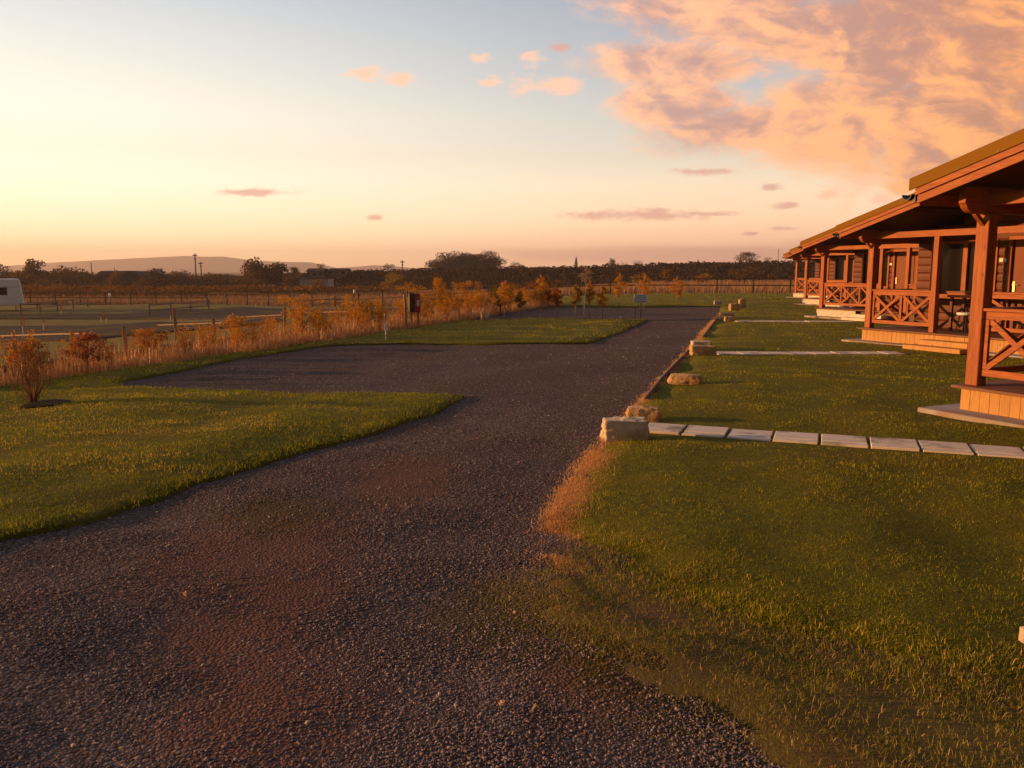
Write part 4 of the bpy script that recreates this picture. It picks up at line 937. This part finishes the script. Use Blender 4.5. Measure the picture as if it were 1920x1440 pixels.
fartree(331, 506, 526, 46, 'lf_brown', 146, 'low brown bush between the round bush and the poles', 1500, 65, .05)
fartree(213, 508, 528, 16, 'lf_rust', 138, 'small rusty bush in front of the long barn', 700, 66, .1)
fartree(553, 500, 522, 18, 'lf_dark', 150, 'small dark tree left of the far houses', 900, 67, .15)
fartree(603, 494, 508, 12, 'lf_dark', 175, 'little tree behind the left far house', 500, 68, .15)
fartree(729, 494, 508, 19, 'lf_dark', 172, 'small dark tree on the bank left of the tall trees', 700, 69, .1)
fartree(742, 514, 537, 38, 'lf_olive', 128, 'bright yellow-green bush below the embankment', 1800, 70, .03)
fartree(596, 524, 542, 18, 'lf_rust', 118, 'orange bush in front of the low grey shed', 700, 71, .05)
# the group of tall trees behind the bank
for i, (px, yt, w, lb) in enumerate(((838, 473, 62, 'broad leftmost tree of the group on the skyline'), (878, 476, 42, 'narrower middle tree of the skyline group'), (912, 473, 56, 'rounded rightmost tree of the skyline group'), (858, 488, 50, 'low tree filling the front of the skyline group'))):
    fartree(px, yt+1, 519, w*.95, 'lf_dark', 230, lb, 6500, 80+i, .10, leafk=.022)
fartree(968, 491, 508, 22, 'lf_dark', 235, 'low round tree right of the skyline group', 800, 85, .1)
fartree(1147, 483, 505, 11, 'lf_dark', 260, 'small upright tree right of the church spire', 600, 86, .1)
fartree(1165, 491, 505, 22, 'lf_dark', 262, 'low tree right of the small upright tree', 600, 87, .1)
fartree(1195, 489, 503, 14, 'lf_dark', 262, 'small dark dome of a tree midway along the bank', 500, 88, .1)
fartree(1397, 471, 493, 32, 'lf_brown', 166, 'bare twiggy bush on top of the embankment', 1500, 89, .05)
fartree(1437, 482, 493, 12, 'lf_brown', 168, 'tiny bush right of the twiggy bush on the bank', 400, 90, .05)
for px, yt, yb, w, m_, lb in ((1251, 505, 535, 18, 'lf_rust', 'spindly brown sapling in the meadow beyond the fence'), (1316, 512, 532, 22, 'lf_or', 'orange bush in the meadow right of the spindly sapling'), (1395, 503, 530, 40, 'lf_brown', 'brown bush below the embankment under the twiggy bush'), (1197, 512, 532, 26, 'lf_olive', 'olive bush in the meadow behind the sign')):
    fartree(px, yt, yb, w, m_, 100, lb, 800, px, .15)
# church spire
Y = 420; x = AT(1080, Y); zt = ZAT(479, Y); r = empty('church', (x, Y, 0)); tag(r, 'distant church spire rising over the embankment', 'church')
zb_ = ZAT(493, Y); MB().box(-.75, .75, -.75, .75, 0, zb_).build('tower', M['stone_spire'], r)
MB().add([(-.7, -.7, zb_), (.7, -.7, zb_), (.7, .7, zb_), (-.7, .7, zb_), (0, 0, zt)], [(0, 1, 4), (1, 2, 4), (2, 3, 4), (3, 0, 4)]).build('spire', M['darkroof'], r)
# long curved-roof barn
Y = 148; x0, x1 = AT(178, Y), AT(272, Y); zg = float(terr(x0, Y)); zt = ZAT(507, Y); r = empty('barn', (x0, Y, zg)); tag(r, 'long dark barn with a rounded roof behind the lower field', 'barn')
h = zt-zg; W = x1-x0
MB().box(0, W-2.2, 0, 6, 0, h*.45).build('wall', M['barnwall'], r)
pr = [(-3.1*math.cos(a), h*.451+h*.53*math.sin(a)) for a in [k*math.pi/10 for k in range(11)]]
MB().prism([(3+p[0], p[1]) for p in pr], 0, W-2.4, 'x').build('roof', M['darkroof'], r)
pr = [(W-2.3+2.3*math.cos(a), h*.97*math.sin(a)) for a in [k*math.pi/12 for k in range(13)]]
MB().prism(pr, -.5, 6.5, 'y').build('arched_end', M['barnwall'], r); MB().box(W-3.3, W-1.3, -.55, -.51, 0, h*.55).build('door', M['black'], r)
# houses behind the bank on the left
def house(px0, px1, yr, ye, yb, Y, label, chimney=False):
    x0, x1 = AT(px0, Y), AT(px1, Y); zr, ze, zg = ZAT(yr, Y), ZAT(ye, Y), ZAT(yb, Y); r = empty('house', (x0, Y, zg)); tag(r, label, 'house'); W = x1-x0
    MB().box(.3, W-.3, .3, 5.7, 0, ze-zg).build('wall', M['brick'], r)
    MB().prism([(0, ze-zg), (6, ze-zg), (3, zr-zg)], 0, W, 'x').build('roof', M['darkroof'], r)
    k = 3
    for i in range(k):
        a = W*(i+.5)/k; wn = MB().box(a-.5, a+.5, .25, .298, (ze-zg)*.45, (ze-zg)*.8).build('window', M['grey'], r); MB().box(a-.4, a+.4, .24, .249, (ze-zg)*.5, (ze-zg)*.8).build('pane', M['glass'], wn)
    return r
house(572, 607, 503, 509, 524, 150, 'dark house with pale windows left of the second far house')
house(613, 649, 503, 507, 520, 152, 'long low dark house right of its neighbour on the bank')
Y = 122; x0, x1 = AT(560, Y), AT(616, Y); zg = float(terr(x0, Y)); r = empty('shed', (x0, Y, zg)); tag(r, 'low grey shed below the two dark houses', 'shed')
h = ZAT(521, Y)-zg; MB().box(.1, x1-x0-.1, .1, 3.9, 0, h-.18).build('wall', M['grey'], r); MB().prism([(0, h-.18), (4, h-.1), (4, h), (0, h-.05)], 0, x1-x0, 'x').build('roof', M['darkroof'], r)
# poles
def pole(px, yt, yb, Y, label, arm=True, rad=.11, name='utility_pole'):
    x = AT(px, Y); zg = float(terr(x, Y)) if Y < 155 else ZAT(yb, Y); r = empty(name, (x, Y, zg)); tag(r, label, 'pole', 'poles in the distance'); h = ZAT(yt, Y)-zg
    MB().tube([(0, 0, -.1), (0, 0, h)], [rad, rad*.7], 8).build('shaft', M['bark'], r, smooth=True)
    if arm: MB().box(-.38, .38, -.05, .05, h*.93, h*.96).box(-.2, .2, -.05, .05, h*.84, h*.865).build('crossarm', M['bark'], r)
pole(173, 491, 515, 142, 'thin pole at the left end of the long barn', False, .09)
pole(368, 475, 526, 140, 'tallest pole with a cluster at its top, right of the round bush', True, .13)
pole(378, 491, 526, 138, 'shorter pole just right of the tallest pole', True)
pole(755, 488, 518, 140, 'lone pole with a small head left of the skyline trees', True)
pole(1457, 467, 517, 120, 'slim plain pole beside the farthest cabin', False, .05)
pole(216, 501, 515, 146, 'short pole rising behind the long barn', False, .08)
# hills
def hill(prof, Y, deep, mat):
    xs = np.linspace(AT(prof[0][0], Y), AT(prof[-1][0], Y), 220); hx = [AT(a, Y) for a, _ in prof]; hz = [ZAT(b, Y) for _, b in prof]
    c = np.interp(xs, hx, hz)+np.array([mnoise.fractal(Vector((v*.006, 2, Y)), 1, 2, 4) for v in xs])*1.2; V = []
    rows = [(-deep, 0), (-deep*.7, .3), (-deep*.35, .75), (0, 1), (deep*.4, .8), (deep, 0)]
    for dy, f in rows:
        for i, v in enumerate(xs): V.append((v, Y+dy, -3+(c[i]+3)*f+mnoise.noise(Vector((v*.01, dy*.01, 5)))*3*(f > 0)*(f < 1)))
    n = len(xs); fs = np.array([(j*n+i, j*n+i+1, (j+1)*n+i+1, (j+1)*n+i) for j in range(len(rows)-1) for i in range(n-1)])
    tag(np_mesh('hill', np.array(V), fs, mat, smooth=True), kind='structure')
hill([(-700, 512), (-300, 506), (0, 500), (90, 493), (200, 487), (300, 482), (350, 479.5), (380, 481), (420, 481), (480, 488.5), (530, 491), (585, 492), (610, 498), (640, 508)], 2850, 400, M['hill'])
hill([(560, 509), (640, 502), (700, 497.5), (740, 499), (780, 503), (840, 508)], 2900, 250, M['hill'])
hill([(900, 510), (1000, 503), (1200, 502), (1500, 500), (1900, 500), (2600, 505)], 2900, 250, M['hill'])
# ------------------------------------------------------------------ haze
HZ = MB().box(-2050, 2800, -40, 3320, -6, 82).build('haze', None); tag(HZ, 'thin evening haze over the whole site', 'haze', kind='stuff')
hm = bpy.data.materials.new('evening_haze'); hm.use_nodes = True; t = NT(hm.node_tree); t.n.clear()
pv = t.new('ShaderNodeVolumePrincipled'); pv.inputs['Density'].default_value = .00038; pv.inputs['Color'].default_value = (1, .82, .74, 1); pv.inputs['Anisotropy'].default_value = .3
oo = t.new('ShaderNodeOutputMaterial'); t.l.new(pv.outputs[0], oo.inputs['Volume']); HZ.data.materials.append(hm)
# ------------------------------------------------------------------ light and sky
SAZ = R(-89); SEL = R(8.5)
sd = Vector((math.sin(SAZ)*math.cos(SEL), math.cos(SAZ)*math.cos(SEL), math.sin(SEL)))
sl = bpy.data.lights.new('sun', 'SUN'); sl.energy = 5.0; sl.angle = R(.6); sl.color = (1, .50, .17)
so = bpy.data.objects.new('sun', sl); COL.objects.link(so); so.rotation_euler = (-sd).to_track_quat('-Z', 'Y').to_euler(); so.location = (-30, 0, 20)
W = bpy.data.worlds.new('World'); S.world = W; W.use_nodes = True; t = NT(W.node_tree); t.n.clear()
D = t.new('ShaderNodeTexCoord').outputs['Generated']
sep = t.new('ShaderNodeSeparateXYZ'); t.l.new(D, sep.inputs[0]); dx, dy, dz = sep.outputs
e = t.m('MAXIMUM', dz, 0.0)
c = t.vm('DOT_PRODUCT', D, (math.sin(SAZ), math.cos(SAZ), 0))
LR = [(0, (255, 206, 140)), (.04, (255, 227, 180)), (.10, (252, 238, 212)), (.17, (243, 237, 219)), (.24, (216, 218, 212)), (.31, (182, 192, 203)), (.6, (150, 158, 178)), (1, (125, 132, 155))]
RR = [(0, (226, 160, 128)), (.025, (236, 180, 146)), (.06, (240, 200, 162)), (.10, (228, 208, 178)), (.15, (200, 196, 184)), (.22, (166, 172, 178)), (.31, (140, 150, 166)), (.6, (128, 132, 152)), (1, (112, 115, 138))]
colL = t.ramp(e, [(p, lin(q)) for p, q in LR]); colR = t.ramp(e, [(p, lin(q)) for p, q in RR])
sky = t.mix(t.rng(c, -.35, .62, 0, 1, True), colR, colL)
glow = t.m('MULTIPLY', t.m('POWER', t.m('MAXIMUM', c, 0), 6.0), t.rng(e, 0, .5, 1, 0))
sky = t.mix(t.m('MULTIPLY', glow, .55, clamp=True), sky, (1.5, 1.0, .45, 1))
nis = t.new('ShaderNodeTexSky'); nis.sky_type = 'NISHITA'; nis.sun_disc = False; nis.sun_elevation = SEL; nis.sun_rotation = SAZ; nis.air_density = 1.2; nis.dust_density = 2.0
nsc = t.mix(1.0, nis.outputs[0], (.10, .10, .10, 1), 'MULTIPLY')
sky = t.mix(.06, sky, nsc)
sky = t.mix(1.0, sky, t.rng(e, 0, .13, 1.40, 1.0), 'MULTIPLY')
sky = t.mix(1.0, sky, t.rng(dy, -.35, .42, .24, 1.0, True), 'MULTIPLY')
# clouds, placed by direction
iy = t.m('DIVIDE', 1.0, t.m('MAXIMUM', dy, .05)); cmb = t.new('ShaderNodeCombineXYZ'); t.put(cmb.inputs[0], t.m('MULTIPLY', dx, iy)); t.put(cmb.inputs[1], t.m('MULTIPLY', dz, iy)); UV = cmb.outputs[0]
def uv(px, py): d = ray(px, py); return d.x/d.y, d.z/d.y
def blobs(vec, L):
    r = None
    for px, py, rx, ry in L:
        u, v = uv(px, py); q = t.vm('LENGTH', t.vm('MULTIPLY', t.vm('SUBTRACT', vec, (u, v, 0)), (F/rx, F/ry, 0)))
        s = t.m('SUBTRACT', 1.0, q); r = s if r is None else t.m('MAXIMUM', r, s)
    return r
BIG = [(1290, 125, 200, 45), (1300, 190, 150, 48), (1420, 235, 200, 62), (1580, 225, 260, 95), (1780, 250, 280, 110), (1880, 120, 360, 190), (1620, 60, 330, 85), (1360, 20, 230, 52), (2000, -60, 600, 330), (1780, 330, 150, 45)]
st_ = t.scale(UV, (1, 1.9, 1))
wn = t.new('ShaderNodeTexNoise'); t.put(wn.inputs['Vector'], st_); wn.inputs['Scale'].default_value = 7; wn.inputs['Detail'].default_value = 3
CPv = t.vm('ADD', st_, t.vm('MULTIPLY', t.vm('SUBTRACT', wn.outputs['Color'], (.5, .5, .5)), (.10, .10, 0)))
nzv = t.noise(CPv, 9, 10, .60, 0); nz2 = t.noise(t.vm('ADD', CPv, (-.020, -.014, 0)), 9, 10, .60, 0)
big = t.m('ADD', blobs(UV, BIG), t.m('MULTIPLY', t.m('SUBTRACT', nzv, .5), 2.3))
aB = t.rng(big, -.30, .42, 0, 1, True)
mid = t.noise(CPv, 5.5, 4, .55, 0)
lf = t.m('ADD', t.m('MULTIPLY', t.m('SUBTRACT', nzv, nz2), 6.0), t.m('MULTIPLY', t.m('SUBTRACT', mid, .5), 3.0))
u_ = t.m('MULTIPLY', dx, iy); v_ = t.m('MULTIPLY', dz, iy)
lf = t.m('ADD', lf, t.rng(v_, .30, .10, -.25, .35)); lf = t.m('ADD', lf, t.rng(big, .5, -.1, 0, .35))
lightf = t.rng(lf, -.78, .85, 0, 1, True)
ug = t.rng(u_, .08, .6)
lit = t.mix(ug, (*lin((248, 186, 146)), 1), (*lin((247, 164, 92)), 1)); shd = t.mix(ug, (*lin((182, 148, 142)), 1), (*lin((178, 122, 98)), 1))
sky = t.mix(t.m('MULTIPLY', aB, .94), sky, t.mix(lightf, shd, lit))
SM = [(690, 140, 44, 20), (750, 148, 40, 22), (920, 155, 40, 14), (1030, 160, 95, 24), (905, 107, 34, 12), (1000, 110, 32, 20), (1610, 338, 80, 22), (1550, 367, 22, 12), (1660, 370, 45, 16)]
DK = [(1320, 322, 80, 9), (1448, 351, 28, 9), (1480, 385, 42, 10), (702, 408, 22, 9), (470, 361, 105, 9), (1200, 403, 180, 15), (1330, 401, 90, 8), (1475, 428, 34, 6), (1410, 438, 18, 5), (1050, 90, 30, 12)]
sp = t.noise(t.vm('ADD', t.scale(UV, (1, 2.2, 1)), t.vm('MULTIPLY', wn.outputs['Color'], (.03, .03, 0))), 30, 8, .66, 0)
aS = t.rng(t.m('ADD', blobs(UV, SM), t.m('MULTIPLY', t.m('SUBTRACT', sp, .5), 3.0)), .05, .95, 0, 1, True)
sky = t.mix(t.m('MULTIPLY', aS, .85), sky, (*lin((246, 190, 156)), 1))
aD = t.rng(t.m('ADD', blobs(UV, DK), t.m('MULTIPLY', t.m('SUBTRACT', sp, .5), 2.6)), .05, .9, 0, 1, True)
sky = t.mix(t.m('MULTIPLY', aD, .78), sky, (*lin((206, 152, 136)), 1))
aH = t.rng(t.m('ADD', blobs(UV, [(1350, 478, 520, 22), (1800, 468, 500, 34)]), t.m('MULTIPLY', t.m('SUBTRACT', t.noise(t.scale(UV, (1, 9, 1)), 8, 5, .5), .5), .9)), .0, .6, 0, 1, True)
sky = t.mix(t.m('MULTIPLY', aH, .6), sky, (*lin((206, 152, 136)), 1))
bg = t.new('ShaderNodeBackground'); t.put(bg.inputs[0], sky); bg.inputs[1].default_value = 1.06
ow = t.new('ShaderNodeOutputWorld'); t.l.new(bg.outputs[0], ow.inputs[0])
# ------------------------------------------------------------------ camera
cd = bpy.data.cameras.new('camera'); co = bpy.data.objects.new('camera', cd); COL.objects.link(co); S.camera = co
co.location = (0, 0, H); co.rotation_euler = (R(90)-P, 0, 0); cd.sensor_width = 36; cd.lens = 36*F/1920; cd.clip_end = 6000; cd.clip_start = .05
S.render.engine = 'CYCLES'
S.view_settings.view_transform = 'Standard'; S.view_settings.look = 'None'; S.view_settings.exposure = 0.38; S.view_settings.gamma = 1
